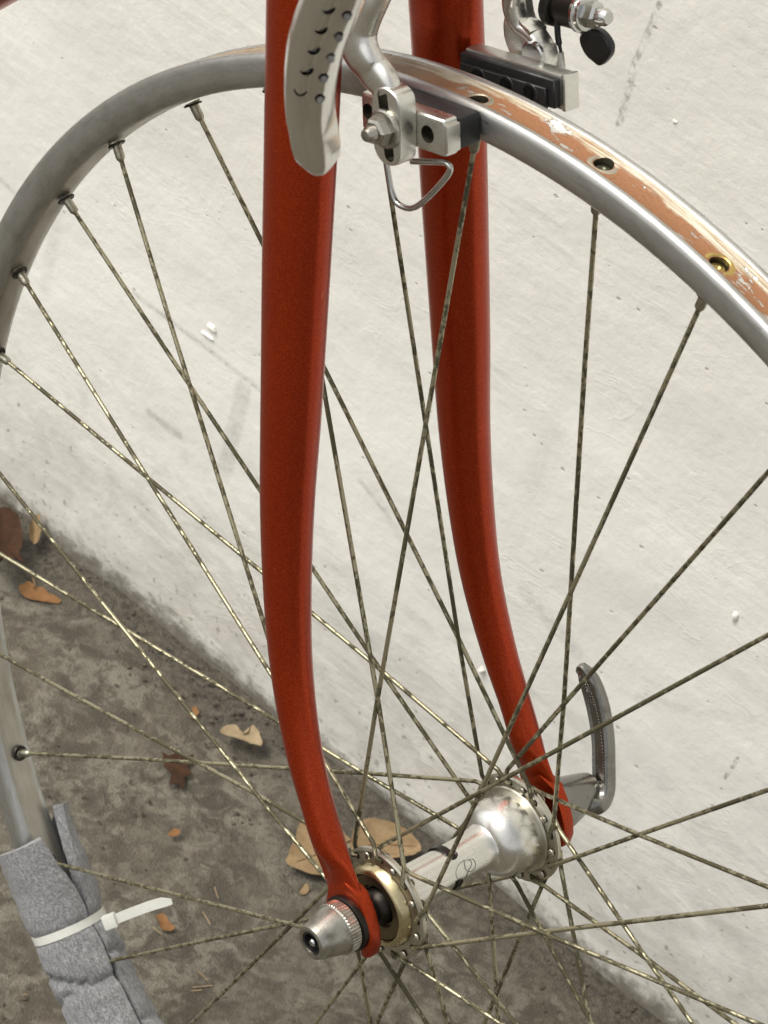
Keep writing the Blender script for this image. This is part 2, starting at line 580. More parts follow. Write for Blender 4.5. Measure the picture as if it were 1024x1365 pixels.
def wire(name, V, F, uv, mat, parent):
    me = bpy.data.meshes.new(name)
    me.from_pydata([tuple(v) for v in V], [], F)
    me.materials.append(mat)
    lay = me.uv_layers.new(name='UVMap')
    flat = [c for p in uv for c in p]
    lay.data.foreach_set('uv', flat)
    bm = bmesh.new()
    bm.from_mesh(me)
    bmesh.ops.recalc_face_normals(bm, faces=bm.faces)
    bm.to_mesh(me)
    bm.free()
    me.polygons.foreach_set('use_smooth', [True] * len(me.polygons))
    me.set_sharp_from_angle(angle=math.radians(50))
    o = bpy.data.objects.new(name, me)
    COL.objects.link(o)
    if parent is not None:
        o.parent = parent
    return o


def box_bm(bm, c, ax, half, bevel=0.0, seg=2):
    """box centred c with axes ax (3 vectors) and half sizes, added to bm with bevelled edges."""
    vs = []
    for i in (-1, 1):
        for j in (-1, 1):
            for k in (-1, 1):
                vs.append(bm.verts.new(Vector(c) + ax[0] * half[0] * i + ax[1] * half[1] * j + ax[2] * half[2] * k))
    q = [(0, 1, 3, 2), (4, 6, 7, 5), (0, 4, 5, 1), (2, 3, 7, 6), (0, 2, 6, 4), (1, 5, 7, 3)]
    fs = [bm.faces.new([vs[i] for i in f]) for f in q]
    bmesh.ops.recalc_face_normals(bm, faces=fs)
    if bevel:
        es = list({e for f in fs for e in f.edges})
        bmesh.ops.bevel(bm, geom=es, offset=bevel, segments=seg, affect='EDGES', profile=0.6)


def prism_bm(bm, pts, off, bevel=0.0, seg=2):
    """polygon pts pushed along the vector off, rims bevelled."""
    n = len(pts)
    a = [bm.verts.new(Vector(p)) for p in pts]
    b = [bm.verts.new(Vector(p) + Vector(off)) for p in pts]
    f0 = bm.faces.new(a)
    f1 = bm.faces.new(list(reversed(b)))
    fs = [f0, f1]
    for i in range(n):
        j = (i + 1) % n
        fs.append(bm.faces.new((a[j], a[i], b[i], b[j])))
    bmesh.ops.recalc_face_normals(bm, faces=fs)
    if bevel:
        es = list(f0.edges) + list(f1.edges)
        bmesh.ops.bevel(bm, geom=es, offset=bevel, segments=seg, affect='EDGES', profile=0.6)


def carve(o, cutters, mat=None, sharp=38):
    """boolean difference, baked into the object's mesh; cutters are (V, F) solids."""
    if mat is not None:
        o.data.materials.append(mat)
    bm = bmesh.new()
    for V, F in cutters:
        vs = [bm.verts.new(v) for v in V]
        for f in F:
            bm.faces.new([vs[i] for i in f])
    bmesh.ops.recalc_face_normals(bm, faces=bm.faces)
    me = bpy.data.meshes.new('cut')
    bm.to_mesh(me)
    bm.free()
    me.materials.append(mat or o.data.materials[0])
    c = bpy.data.objects.new('cut', me)
    COL.objects.link(c)
    c.matrix_world = Matrix.Identity(4)
    par = o.parent
    o.parent = None
    md = o.modifiers.new('b', 'BOOLEAN')
    md.operation = 'DIFFERENCE'
    md.solver = 'EXACT'
    md.material_mode = 'TRANSFER'
    md.object = c
    dg = bpy.context.evaluated_depsgraph_get()
    nm = bpy.data.meshes.new_from_object(o.evaluated_get(dg), depsgraph=dg)
    old = o.data
    o.modifiers.clear()
    o.data = nm
    nm.name = o.name
    nm.polygons.foreach_set('use_smooth', [True] * len(nm.polygons))
    nm.set_sharp_from_angle(angle=math.radians(sharp))
    bpy.data.objects.remove(c)
    bpy.data.meshes.remove(me)
    bpy.data.meshes.remove(old)
    o.parent = par


def tag(o, label=None, cat=None, group=None, kind=None):
    for k, v in (('label', label), ('category', cat), ('group', group), ('kind', kind)):
        if v:
            o[k] = v
    return o


X, Y, Z = Vector((1, 0, 0)), Vector((0, 1, 0)), Vector((0, 0, 1))

# ------------------------------------------------------------------ ground and wall


def wall_uv(u, v):                         # wall coordinates (along, up) of an image point
    d = B3 @ ray(u, v)
    s = (WA - CW).dot(wnrm) / d.dot(wnrm)
    p = CW + d * s
    return ((p - WA).dot(wdir), p.z)


WM = Matrix((wdir, -wnrm, Z)).transposed().to_4x4()     # local x along, local y into the wall, z up
WM.translation = Vector((WA.x, WA.y, 0))


def wall_mat():
    n = NT('old_white_wall_paint')
    o = n.tc()
    s = n.sep(o)
    x, z = s[0], s[2]
    strokes = n.noise(n.map(o, scale=(9, 1, 42), rot=(0, 0.05, 0)), 1.0, 6, 0.62, 0.6)
    strk2 = n.noise(n.map(o, scale=(40, 1, 160), rot=(0, -0.07, 0)), 1.0, 5, 0.6, 0.5)
    lump = n.noise(o, 16, 5, 0.55)
    fine = n.noise(o, 230, 4, 0.6)
    tone = n.noise(o, 5.5, 4, 0.55, 0.6)
    c = n.mix(n.ramp(tone, [(0.35, 0.0), (0.68, 1.0)]), (0.82, 0.803, 0.742), (0.765, 0.747, 0.69))
    c = n.mix(n.math('MULTIPLY', n.ramp(strokes, [(0.58, 0.0), (0.85, 1.0)]), 0.10), c, (0.63, 0.60, 0.54))
    pink = n.ramp(n.noise(o, 8, 3, 0.5), [(0.5, 0.0), (0.72, 1.0)])
    c = n.mix(n.math('MULTIPLY', pink, 0.18), c, (0.69, 0.645, 0.59))
    # grey specks and pits
    vd = n.voro(n.map(o, scale=(1, 1, 1.6)), 58)
    sp = n.math('SUBTRACT', n.math('ADD', vd, n.math('MULTIPLY', fine, 0.10)), n.math('MULTIPLY', n.noise(o, 26, 2, 0.5), 0.17))
    specks = n.ramp(sp, [(0.0, 1.0), (0.045, 0.0)])
    c = n.mix(n.math('MULTIPLY', specks, 0.6), c, (0.30, 0.27, 0.23))
    # rain splash and dirt, patchy, with occlusion shade painted in, low on the wall
    dirtn = n.noise(n.map(o, scale=(22, 1, 40)), 1.0, 8, 0.74, 0.6)
    dm = n.math('SUBTRACT', n.math('ADD', dirtn, 0.16), n.math('MULTIPLY', z, 2.7))
    dm = n.ramp(dm, [(0.30, 0.0), (0.82, 1.0)])
    c = n.mix(n.math('MULTIPLY', dm, 0.72), c, (0.32, 0.295, 0.245))
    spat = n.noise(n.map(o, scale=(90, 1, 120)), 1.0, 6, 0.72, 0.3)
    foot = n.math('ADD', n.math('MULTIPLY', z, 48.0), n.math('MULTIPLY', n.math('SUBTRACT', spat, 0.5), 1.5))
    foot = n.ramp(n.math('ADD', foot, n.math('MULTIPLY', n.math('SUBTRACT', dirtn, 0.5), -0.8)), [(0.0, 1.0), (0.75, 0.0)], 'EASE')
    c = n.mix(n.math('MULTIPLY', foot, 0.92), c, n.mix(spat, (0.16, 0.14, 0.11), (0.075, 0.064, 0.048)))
    drops = n.math('SUBTRACT', n.math('ADD', n.noise(n.map(o, scale=(150, 1, 170)), 1.0, 3, 0.6), n.math('MULTIPLY', dirtn, 0.25)), n.math('MULTIPLY', z, 1.1))
    drops = n.ramp(drops, [(0.70, 0.0), (0.76, 1.0)])
    c = n.mix(n.math('MULTIPLY', drops, 0.65), c, (0.22, 0.20, 0.165))
    # scuffs and scratches
    total = None
    for (u0, v0, u1, v1, w, soft, k) in [
        (290, 445, 330, 520, 0.0006, 0.0030, 0.0), (180, 390, 360, 530, 0.0004, 0.0022, 0.40), (0, 240, 60, 300, 0.0006, 0.002, 0.3),
        (325, 520, 300, 625, 0.0035, 0.004, 0.28), (880, 5, 845, 90, 0.0007, 0.0018, 0.6), (845, 95, 825, 165, 0.0009, 0.0020, 0.6),
        (985, 1010, 968, 1036, 0.0006, 0.0010, 0.75), (200, 550, 240, 580, 0.001, 0.003, 0.4), (700, 790, 770, 870, 0.001, 0.006, 0.25),
        (1000, 960, 850, 930, 0.0008, 0.004, 0.15), (710, 660, 740, 560, 0.001, 0.012, 0.12), (480, 640, 520, 690, 0.0007, 0.002, 0.35),
        (500, 655, 560, 760, 0.001, 0.005, 0.15), (60, 380, 75, 300, 0.0015, 0.006, 0.15)]:
        if k == 0.0:
            continue
        g = n.math('MULTIPLY', n.seg(x, z, wall_uv(u0, v0), wall_uv(u1, v1), w, soft), k)
        g = n.math('MULTIPLY', g, n.ramp(n.noise(o, 260, 4, 0.65), [(0.42, 0.0 if k >= 0.6 else 0.45), (0.62, 1.0)]))
        total = g if total is None else n.math('MAXIMUM', total, g)
    c = n.mix(total, c, (0.20, 0.18, 0.16))
    h = n.math('ADD', n.math('MULTIPLY', strokes, n.math('MULTIPLY', n.ramp(n.noise(o, 6.5, 3, 0.5), [(0.42, 0.06), (0.70, 1.0)]), 1.0)), n.math('ADD', n.math('MULTIPLY', strk2, 0.12), n.math('MULTIPLY', lump, 1.2)))
    h = n.math('ADD', h, n.math('ADD', n.math('MULTIPLY', n.noise(o, 85, 4, 0.6), 0.55), n.math('MULTIPLY', specks, -0.25)))
    rn = n.noise(n.map(o, scale=(14, 1, 34), rot=(0, 0.25, 0)), 1.0, 4, 0.55, 1.2)
    ridge = n.ramp(n.math('ABSOLUTE', n.math('SUBTRACT', rn, 0.5)), [(0.0, 1.0), (0.018, 0.0)])
    rmask = n.ramp(n.math('SUBTRACT', n.noise(o, 9, 3, 0.6), n.math('MULTIPLY', z, 0.25)), [(0.44, 0.0), (0.60, 1.0)])
    h = n.math('ADD', h, n.math('MULTIPLY', n.math('MULTIPLY', ridge, rmask), 0.11))
    n.set(Base_Color=c, Roughness=n.math('MULTIPLY_ADD', fine, 0.2, 0.45), Normal=n.bump(h, 0.0026, 0.42))
    n.b.inputs['Specular IOR Level'].default_value = 0.4
    return n.m


MAT['wall'] = wall_mat()


def build_setting():
    # ground: one sheet, gently uneven near the bike
    bm = bmesh.new()
    xs = [-30, -8, -2.5] + [-1.3 + 0.02 * i for i in range(101)] + [2.0, 8, 30]
    ys = [-30, -8, -2.0] + [-0.6 + 0.02 * i for i in range(56)] + [0.8, 3, 30]
    grid = []
    for yy in ys:
        row = []
        for xx in xs:
            zz = 0.0
            if -1.3 < xx < 0.8 and -0.7 < yy < 0.6:
                zz = 0.0035 * noise.noise(Vector((xx * 9, yy * 9, 1.3))) + 0.0015 * noise.noise(Vector((xx * 31, yy * 31, 4.3)))
            row.append(bm.verts.new((xx, yy, zz)))
        grid.append(row)
    for i in range(len(ys) - 1):
        for j in range(len(xs) - 1):
            bm.faces.new((grid[i][j], grid[i][j + 1], grid[i + 1][j + 1], grid[i + 1][j]))
    g = bm_obj('ground', bm, MAT['ground'])
    g['kind'] = 'structure'
    # wall: a rendered block, its face softly uneven, its foot wavering into the ground
    bm = bmesh.new()
    xs = [-5, -2, -0.5] + [-0.30 + 0.012 * i for i in range(130)] + [1.5, 3, 6]
    zs = [-0.05, -0.012] + [0.012 * i for i in range(72)] + [0.95, 1.4, 2.4]
    front = []
    for zz in zs:
        row = []
        for xx in xs:
            yy = 0.0
            if -0.4 < xx < 1.4:
                yy = 0.0016 * noise.noise(Vector((xx * 7, zz * 14, 7.7))) + 0.0010 * noise.noise(Vector((xx * 16, zz * 60, 2.7)))
                yy -= 0.003 * max(0.0, 1 - zz / 0.02) * (0.6 + 0.8 * noise.noise(Vector((xx * 22, zz * 20, 9.1))))
            row.append(bm.verts.new((xx, yy, zz)))
        front.append(row)
    for i in range(len(zs) - 1):
        for j in range(len(xs) - 1):
            bm.faces.new((front[i][j], front[i][j + 1], front[i + 1][j + 1], front[i + 1][j]))
    b = [bm.verts.new(p) for p in ((-5, 0.2, -0.05), (6, 0.2, -0.05), (6, 0.2, 2.4), (-5, 0.2, 2.4))]
    bm.faces.new((b[3], b[2], b[1], b[0]))
    bm.faces.new([front[-1][j] for j in range(len(xs))] + [b[2], b[3]])
    bm.faces.new([front[i][0] for i in range(len(zs))] + [b[3], b[0]])
    bm.faces.new([front[i][-1] for i in reversed(range(len(zs)))] + [b[1], b[2]][::1])
    w = bm_obj('wall', bm, MAT['wall'])
    w.matrix_world = WM
    tag(w, 'old white painted wall with brushed plaster and grey dirt along its foot', 'wall')
    # plaster lump and paint drip, parts of the wall
    for nm, (u, v), (rx, rz, ry) in (('plaster_lump', (282, 437), (0.0034, 0.0022, 0.0012)), ('plaster_lump', (276, 447), (0.0046, 0.0011, 0.0010)),
                                    ('paint_drip', (980, 822), (0.0016, 0.0028, 0.0014)), ('plaster_lump', (642, 893), (0.0018, 0.0018, 0.002)), ('paint_drip', (900, 162), (0.0014, 0.0010, 0.0007))):
        bm = bmesh.new()
        bmesh.ops.create_icosphere(bm, subdivisions=3, radius=1.0)
        ax, az = wall_uv(u, v)
        for vv in bm.verts:
            k = 1 + 0.35 * noise.noise(vv.co * 1.7 + Vector((u, v, 0)))
            vv.co = Vector((ax + vv.co.x * rx * k, vv.co.y * ry * k, az + vv.co.z * rz * k))
        bm_obj(nm, bm, MAT['wall'], w)
    return g, w


GROUND, WALL = build_setting()

# ------------------------------------------------------------------ bicycle
BIKE_ROOT = bpy.data.objects.new('bicycle', None)
COL.objects.link(BIKE_ROOT)
BIKE_ROOT.empty_display_size = 0.1
tag(BIKE_ROOT, 'bicycle front with red fork, bare spoked wheel without a tyre and silver brakes', 'bicycle')
PARTS = []


def part(o):
    PARTS.append(o)
    return o


RO, RI = 0.317, 0.3037
TH0 = math.radians(150.796)
DL = math.radians(10)


def pol(r, th, y):
    return Vector((r * math.cos(th), y, r * math.sin(th)))


# rim -------------------------------------------------------------- section (y, r), closed, materials per stretch
SEC = [(-0.0072, 0.3168, 0), (-0.0060, 0.3162, 2), (-0.0048, 0.3150, 2), (-0.0025, 0.3143, 2), (0.0, 0.3141, 2), (0.0025, 0.3143, 2),
       (0.0048, 0.3150, 2), (0.0060, 0.3162, 2), (0.0072, 0.3168, 0), (0.0084, 0.3165, 0), (0.0093, 0.3155, 0), (0.0097, 0.3138, 0),
       (0.0097, 0.3112, 0), (0.0095, 0.3085, 0), (0.0088, 0.3062, 0), (0.0074, 0.3045, 0), (0.0054, 0.3037, 1), (0.0027, 0.3035, 1), (0.0, 0.3035, 1),
       (-0.0027, 0.3035, 1), (-0.0054, 0.3037, 1), (-0.0074, 0.3045, 0), (-0.0088, 0.3062, 0), (-0.0095, 0.3085, 0), (-0.0097, 0.3112, 0),
       (-0.0097, 0.3138, 0), (-0.0093, 0.3155, 0), (-0.0084, 0.3165, 0)]


def build_rim():
    n, m_ = 288, len(SEC)
    V, F, uv, fm = [], [], [], []
    for i in range(n):
        th = 2 * PI * i / n
        for y, r, _ in SEC:
            V.append(pol(r, th, y))
    for i in range(n):
        k = (i + 1) % n
        for j in range(m_):
            l = (j + 1) % m_
            F.append((i * m_ + j, i * m_ + l, k * m_ + l, k * m_ + j))
            u0, u1 = 2 * PI * i / n * 0.31, 2 * PI * (i + 1) / n * 0.31
            v0, v1 = SEC[j][0], SEC[l][0]
            if SEC[j][2] == 0 or (SEC[j][2] == 1 and False):
                v0, v1 = SEC[j][1], SEC[l][1]
            uv += [(u0, v0), (u0, v1), (u1, v1), (u1, v0)]
            # a face takes the middle material of its two corners: the bed only between bed points
            fm.append(SEC[j][2] if SEC[j][2] == SEC[l][2] else (2 if 2 in (SEC[j][2], SEC[l][2]) and abs(SEC[j][1] - SEC[l][1]) > 0.0002 and False else 0))
    me = bpy.data.meshes.new('rim')
    me.from_pydata([tuple(v) for v in V], [], F)
    for k in ('rim_side', 'rim_inner', 'rim_bed'):
        me.materials.append(MAT[k])
    lay = me.uv_layers.new(name='UVMap')
    lay.data.foreach_set('uv', [c for p in uv for c in p])
    me.polygons.foreach_set('material_index', fm)
    bm = bmesh.new()
    bm.from_mesh(me)
    bmesh.ops.recalc_face_normals(bm, faces=bm.faces)
    bm.to_mesh(me)
    bm.free()
    me.polygons.foreach_set('use_smooth', [True] * len(me.polygons))
    o = bpy.data.objects.new('rim', me)
    COL.objects.link(o)
    part(o)
    tag(o, 'scuffed silver rim with old orange tyre glue on its outer bed')
    # access holes through the bed above the nipples in view, then their eyelets
    cut = []
    for k in range(4, 14):
        th = TH0 - DL * k
        y = nip_y(k)
        ax = pol(1, th, 0)
        c = pol(0.3065, th, y)
        cut.append(lathe_data([(0, 0), (0, 0.0034), (0.012, 0.0034), (0.012, 0)], c, ax, 24))
    carve(o, cut, MAT['hole_dark'], 45)
    for k in range(4, 14):
        th = TH0 - DL * k
        y = nip_y(k)
        ax = pol(1, th, 0)
        c = pol(0.0, th, y)
        s0 = 0.3139
        lathe('nipple_head', [(0.3085, 0.0), (0.3085, 0.0031), (0.3116, 0.0031), (0.3124, 0.0026), (0.3126, 0.0012), (0.3121, 0.0006), (0.3121, 0.0)], c, ax, MAT['hole_dark'] if k != 9 else MAT['brass'], o, 20)
        lathe('eyelet', [(s0 - 0.0040, 0.0034), (s0 + 0.0003, 0.0036), (s0 + 0.0006, 0.0040), (s0 + 0.0006, 0.0048), (s0 + 0.0002, 0.0056), (s0 - 0.0006, 0.0058),
                         (s0 - 0.0012, 0.0044), (s0 - 0.0040, 0.0034)], c, ax, MAT['brass'] if k == 9 else MAT['eyelet'], o, 28)
    return o


def nip_y(k):
    return 0.00134 * (-1 if k % 2 else 1)


RIM = build_rim()

# spokes ----------------------------------------------------------- 36, three-cross


def sgn(k):
    return -1 if k % 4 in (0, 1) else 1


HOLE_R = 0.0203
FL_NEAR, FL_FAR = -0.0361, 0.0343


def spoke_ends(k):
    near = k % 2
    th = TH0 - DL * k
    a = pol(RI - 0.001, th, nip_y(k))
    s = sgn(k)
    hb = th + s * math.radians(60) + (0.0216 if near else 0.0168)
    fl = (-0.0354 if s > 0 else -0.0367) if near else (0.0352 if s > 0 else 0.0333)
    return a, pol(HOLE_R + 0.0006, hb, fl), hb


ENDS = [spoke_ends(k) for k in range(36)]


def outer_cross(k):
    a, b, _ = ENDS[k]
    best = None
    for j in range(36):
        if j % 2 != k % 2 or sgn(j) == sgn(k):
            continue
        c, d, _ = ENDS[j]
        r1, r2 = Vector((b.x - a.x, b.z - a.z)), Vector((d.x - c.x, d.z - c.z))
        den = r1.x * r2.y - r1.y * r2.x
        if abs(den) < 1e-9:
            continue
        q = Vector((c.x - a.x, c.z - a.z))
        t = (q.x * r2.y - q.y * r2.x) / den
        u = (q.x * r1.y - q.y * r1.x) / den
        if 0 < t < 0.98 and 0 < u < 0.98 and (best is None or t < best):
            best = t
    return best if best is not None else 0.7


NIP_PROFILE = [(0.0, 0.0), (0.0, 0.0030), (0.0007, 0.0030), (0.0014, 0.0018), (0.0062, 0.0018), (0.0070, 0.0015), (0.0076, 0.0010), (0.0076, 0.0)]


def build_spokes():
    for k in range(36):
        a, b, hb = ENDS[k]
        near = k % 2
        s = sgn(k)
        out = -1 if near else 1                              # away from the wheel's middle plane
        lead = (s < 0) if near else (s > 0)                  # elbows outside the flange
        t = outer_cross(k)
        mid = a.lerp(b, t) + Vector((0, -out * 0.0011 if lead else out * 0.0011, 0))
        wob = Vector((random.uniform(-1, 1), random.uniform(-1, 1), random.uniform(-1, 1))) * 0.0004
        pts = [a.lerp(mid, 0.0), a.lerp(mid, 0.3) + wob, a.lerp(mid, 0.6) + wob * 0.6, a.lerp(mid, 0.92), mid, mid.lerp(b, 0.12), mid.lerp(b, 0.5), mid.lerp(b, 0.9)]
        fl = FL_NEAR if near else FL_FAR
        side = out if lead else -out
        hole = pol(HOLE_R, hb, fl)
        pts += [hole + Vector((0, side * 0.0026, 0)) + (mid - b).normalized() * 0.0012, hole + Vector((0, side * 0.0016, 0)), hole, hole - Vector((0, side * 0.0026, 0))]
        sp = tube('spoke', pts, 0.00089, MAT['spoke'], None, n=8)
        part(sp)
        d = (mid - a).normalized()
        lathe('nipple', NIP_PROFILE, a - d * 0.0002, d, MAT['nipple'], sp, 12, 40)
        lathe('nipple_seat', [(0.0003, 0.0), (0.0003, 0.0037), (0.0010, 0.0034), (0.0010, 0.0)], a - d * 0.0002 - pol(0.0004, TH0 - DL * k, 0), -pol(1, TH0 - DL * k, 0), MAT['black_steel'], sp, 16, 40)
        lathe('spoke_head', [(0.0, 0.0), (0.0, 0.0016), (0.0005, 0.0014), (0.0008, 0.0008), (0.0009, 0.0)], hole - Vector((0, side * 0.0021, 0)),
              Vector((0, -side, 0)), MAT['flange_alloy'], sp, 12, 40)


build_spokes()


# hub --------------------------------------------------------------
def build_hub():
    pr = [(-0.0350, 0.0), (-0.0376, 0.0150), (-0.0374, 0.0165), (-0.0372, 0.0236), (-0.0366, 0.0242), (-0.0352, 0.0242), (-0.0346, 0.0236), (-0.0344, 0.0172), (-0.0335, 0.0150),
          (-0.0326, 0.0142), (-0.0316, 0.0128), (-0.0308, 0.0112), (-0.0300, 0.0100), (-0.0280, 0.0090), (-0.0200, 0.0086), (-0.006, 0.0083), (0.0, 0.0082), (0.006, 0.0083), (0.0105, 0.0085),
          (0.0140, 0.0089), (0.0152, 0.0096), (0.0160, 0.0112), (0.0176, 0.0130), (0.0202, 0.0147), (0.0245, 0.0157), (0.0290, 0.0161), (0.0318, 0.0160), (0.0322, 0.0166), (0.0327, 0.0172),
          (0.0328, 0.0234), (0.0334, 0.0242), (0.0350, 0.0242), (0.0356, 0.0236), (0.0358, 0.0165), (0.0372, 0.0150), (0.0372, 0.0)]
    # flange rings oxidised, body polished: two meshes
    hub = lathe('hub_shell', [(-0.0340, 0.0)] + [p for p in pr[7:28]] + [(0.0330, 0.0)], (0, 0, 0), Y, MAT['hub_alloy'], None, 72, 25)
    part(hub)
    tag(hub, 'polished silver hub shell flaring to a round bell at its far end')
    for y0, mat in ((FL_NEAR, 'flange_alloy'), (FL_FAR, 'flange_alloy')):
        fl = lathe('hub_flange', [(-0.0014, 0.0), (-0.0014, 0.0219), (-0.0008, 0.0228), (0.0008, 0.0228), (0.0014, 0.0219), (0.0014, 0.0)], (0, y0, 0), Y, MAT[mat], hub, 72, 25)
        cut = []
        for k in range(36):
            if (k % 2) == (1 if y0 < 0 else 0):
                hb = ENDS[k][2]
                cut.append(lathe_data([(-0.004, 0), (-0.004, 0.0014), (0.004, 0.0014), (0.004, 0)], pol(HOLE_R, hb, y0), Y, 12))
        carve(fl, cut, MAT['hole_dark'], 30)
    # raised ring between bell and far flange
    lathe('flange_ring', [(0.0, 0.0150), (0.0, 0.0178), (0.0006, 0.0183), (0.0014, 0.0178), (0.0014, 0.0150), (0.0, 0.0150)], (0, FL_FAR - 0.0026, 0), Y, MAT['flange_alloy'], hub, 64, 25)
    lathe('flange_ring', [(0.0, 0.0150), (0.0, 0.0178), (0.0006, 0.0183), (0.0014, 0.0178), (0.0014, 0.0150), (0.0, 0.0150)], (0, FL_NEAR + 0.0012, 0), Y, MAT['flange_alloy'], hub, 64, 25)
    for s, y0 in ((-1, FL_NEAR), (1, FL_FAR)):
        a = Vector((0, s, 0))
        o = (0, y0, 0)
        lathe('bearing_cup', [(0.0013, 0.0165), (0.0016, 0.0172), (0.0042, 0.0163), (0.0052, 0.0154), (0.0055, 0.0146), (0.0052, 0.0140), (0.0036, 0.0134), (0.0013, 0.0134), (0.0013, 0.0165)],
              o, a, MAT['cap_gold'], hub, 64, 28)
        lathe('dust_cap', [(0.0016, 0.0136), (0.0040, 0.0133), (0.0042, 0.0126), (0.0036, 0.0090), (0.0030, 0.0084), (0.0000, 0.0083), (0.0000, 0.0136), (0.0016, 0.0136)], o, a, MAT['cap_brown'], hub, 56, 28)
        lathe('cone', [(0.0, 0.0), (0.0, 0.0079), (0.0040, 0.0074), (0.0060, 0.0060), (0.0064, 0.0056), (0.0105, 0.0056), (0.0105, 0.0)], o, a, MAT['black_steel'], hub, 36, 28)
        lathe('lock_nut', [(0.0088, 0.0), (0.0088, 0.0072), (0.0092, 0.0077), (0.0112, 0.0077), (0.0116, 0.0072), (0.0116, 0.0)], o, a, MAT['black_steel'], hub, 6, 10)
    # oil hole clip round the barrel
    pts = []
    for i in range(40):
        t = -0.35 + 5.2 * i / 39
        pts.append((0.0086 * math.cos(t), 0.0, 0.0086 * math.sin(t)))
    band_v, band_f = [], []
    for i, (x, y, z) in enumerate(pts):
        n_ = Vector((x, 0, z)).normalized()
        for dy, dr in ((-0.0024, 0.0), (-0.0024, 0.0005), (0.0024, 0.0005), (0.0024, 0.0)):
            band_v.append(Vector((x, dy - 0.0005, z)) + n_ * dr)
        if i:
            for j in range(4):
                k = (j + 1) % 4
                band_f.append(((i - 1) * 4 + j, (i - 1) * 4 + k, i * 4 + k, i * 4 + j))
    return hub, band_v, band_f


HUB, _bv, _bf = build_hub()


def hub_surf(u, v):
    """point of the hub barrel (radius 8.4 mm) under an image point, bike frame."""
    d = ray(u, v)
    a = d.x * d.x + d.z * d.z
    b = 2 * (CC.x * d.x + CC.z * d.z)
    c = CC.x ** 2 + CC.z ** 2 - 0.0084 ** 2
    q = b * b - 4 * a * c
    s = (-b - math.sqrt(max(q, 0))) / (2 * a)
    return CC + d * s


def build_hub_marks():
    # oil clip: a dark spring band round the barrel, ending in a round bead at the oil hole
    y0 = hub_surf(600, 1140).y
    ph = math.atan2(hub_surf(609, 1136).z, hub_surf(609, 1136).x)
    V, F = [], []
    N = 44
    for i in range(N):
        t = ph + 0.10 + 4.9 * i / (N - 1)
        n_ = Vector((math.cos(t), 0, math.sin(t)))
        for dy, r in ((-0.0014, 0.0080), (-0.0014, 0.0091), (0.0014, 0.0091), (0.0014, 0.0080)):
            V.append(n_ * r + Vector((0, y0 + dy, 0)))
        if i:
            for j in range(4):
                k = (j + 1) % 4
                F.append(((i - 1) * 4 + j, (i - 1) * 4 + k, i * 4 + k, i * 4 + j))
    F += [(0, 1, 2, 3), tuple((N - 1) * 4 + j for j in (3, 2, 1, 0))]
    mesh_obj('oil_clip', V, F, MAT['black_steel'], HUB)
    n_ = Vector((math.cos(ph), 0, math.sin(ph)))
    lathe('oil_hole', [(0.0, 0.0), (0.0, 0.0021), (0.0006, 0.0021), (0.0008, 0.0016), (0.0004, 0.0010), (0.0009, 0.0005), (0.0009, 0.0)], n_ * 0.0081 + Vector((0, y0 + 0.0010, 0)), n_, MAT['black_steel'], HUB, 20)
    # engraved mark: two interlaced loops
    def loop(pts, w=0.00020):
        P = [hub_surf(*p) for p in smooth_path([Vector((a, b, 0)) for a, b in pts], 8) for p in [(p.x, p.y)]]
        P = [Vector((p.x, p.y, p.z)) + Vector((p.x, 0, p.z)).normalized() * -0.00005 for p in P]
        return P
    a = loop([(622, 1170), (612, 1172), (608, 1165), (611, 1154), (619, 1147), (627, 1147), (629, 1153), (624, 1163), (622, 1170)])
    tube('engraved_mark', a, 0.00014, MAT['ink'], HUB, 6)
    a = loop([(619, 1147), (621, 1158), (627, 1162), (633, 1158), (634, 1150), (630, 1145), (624, 1146)])
    tube('engraved_mark', a, 0.00014, MAT['ink'], HUB, 6)


build_hub_marks()


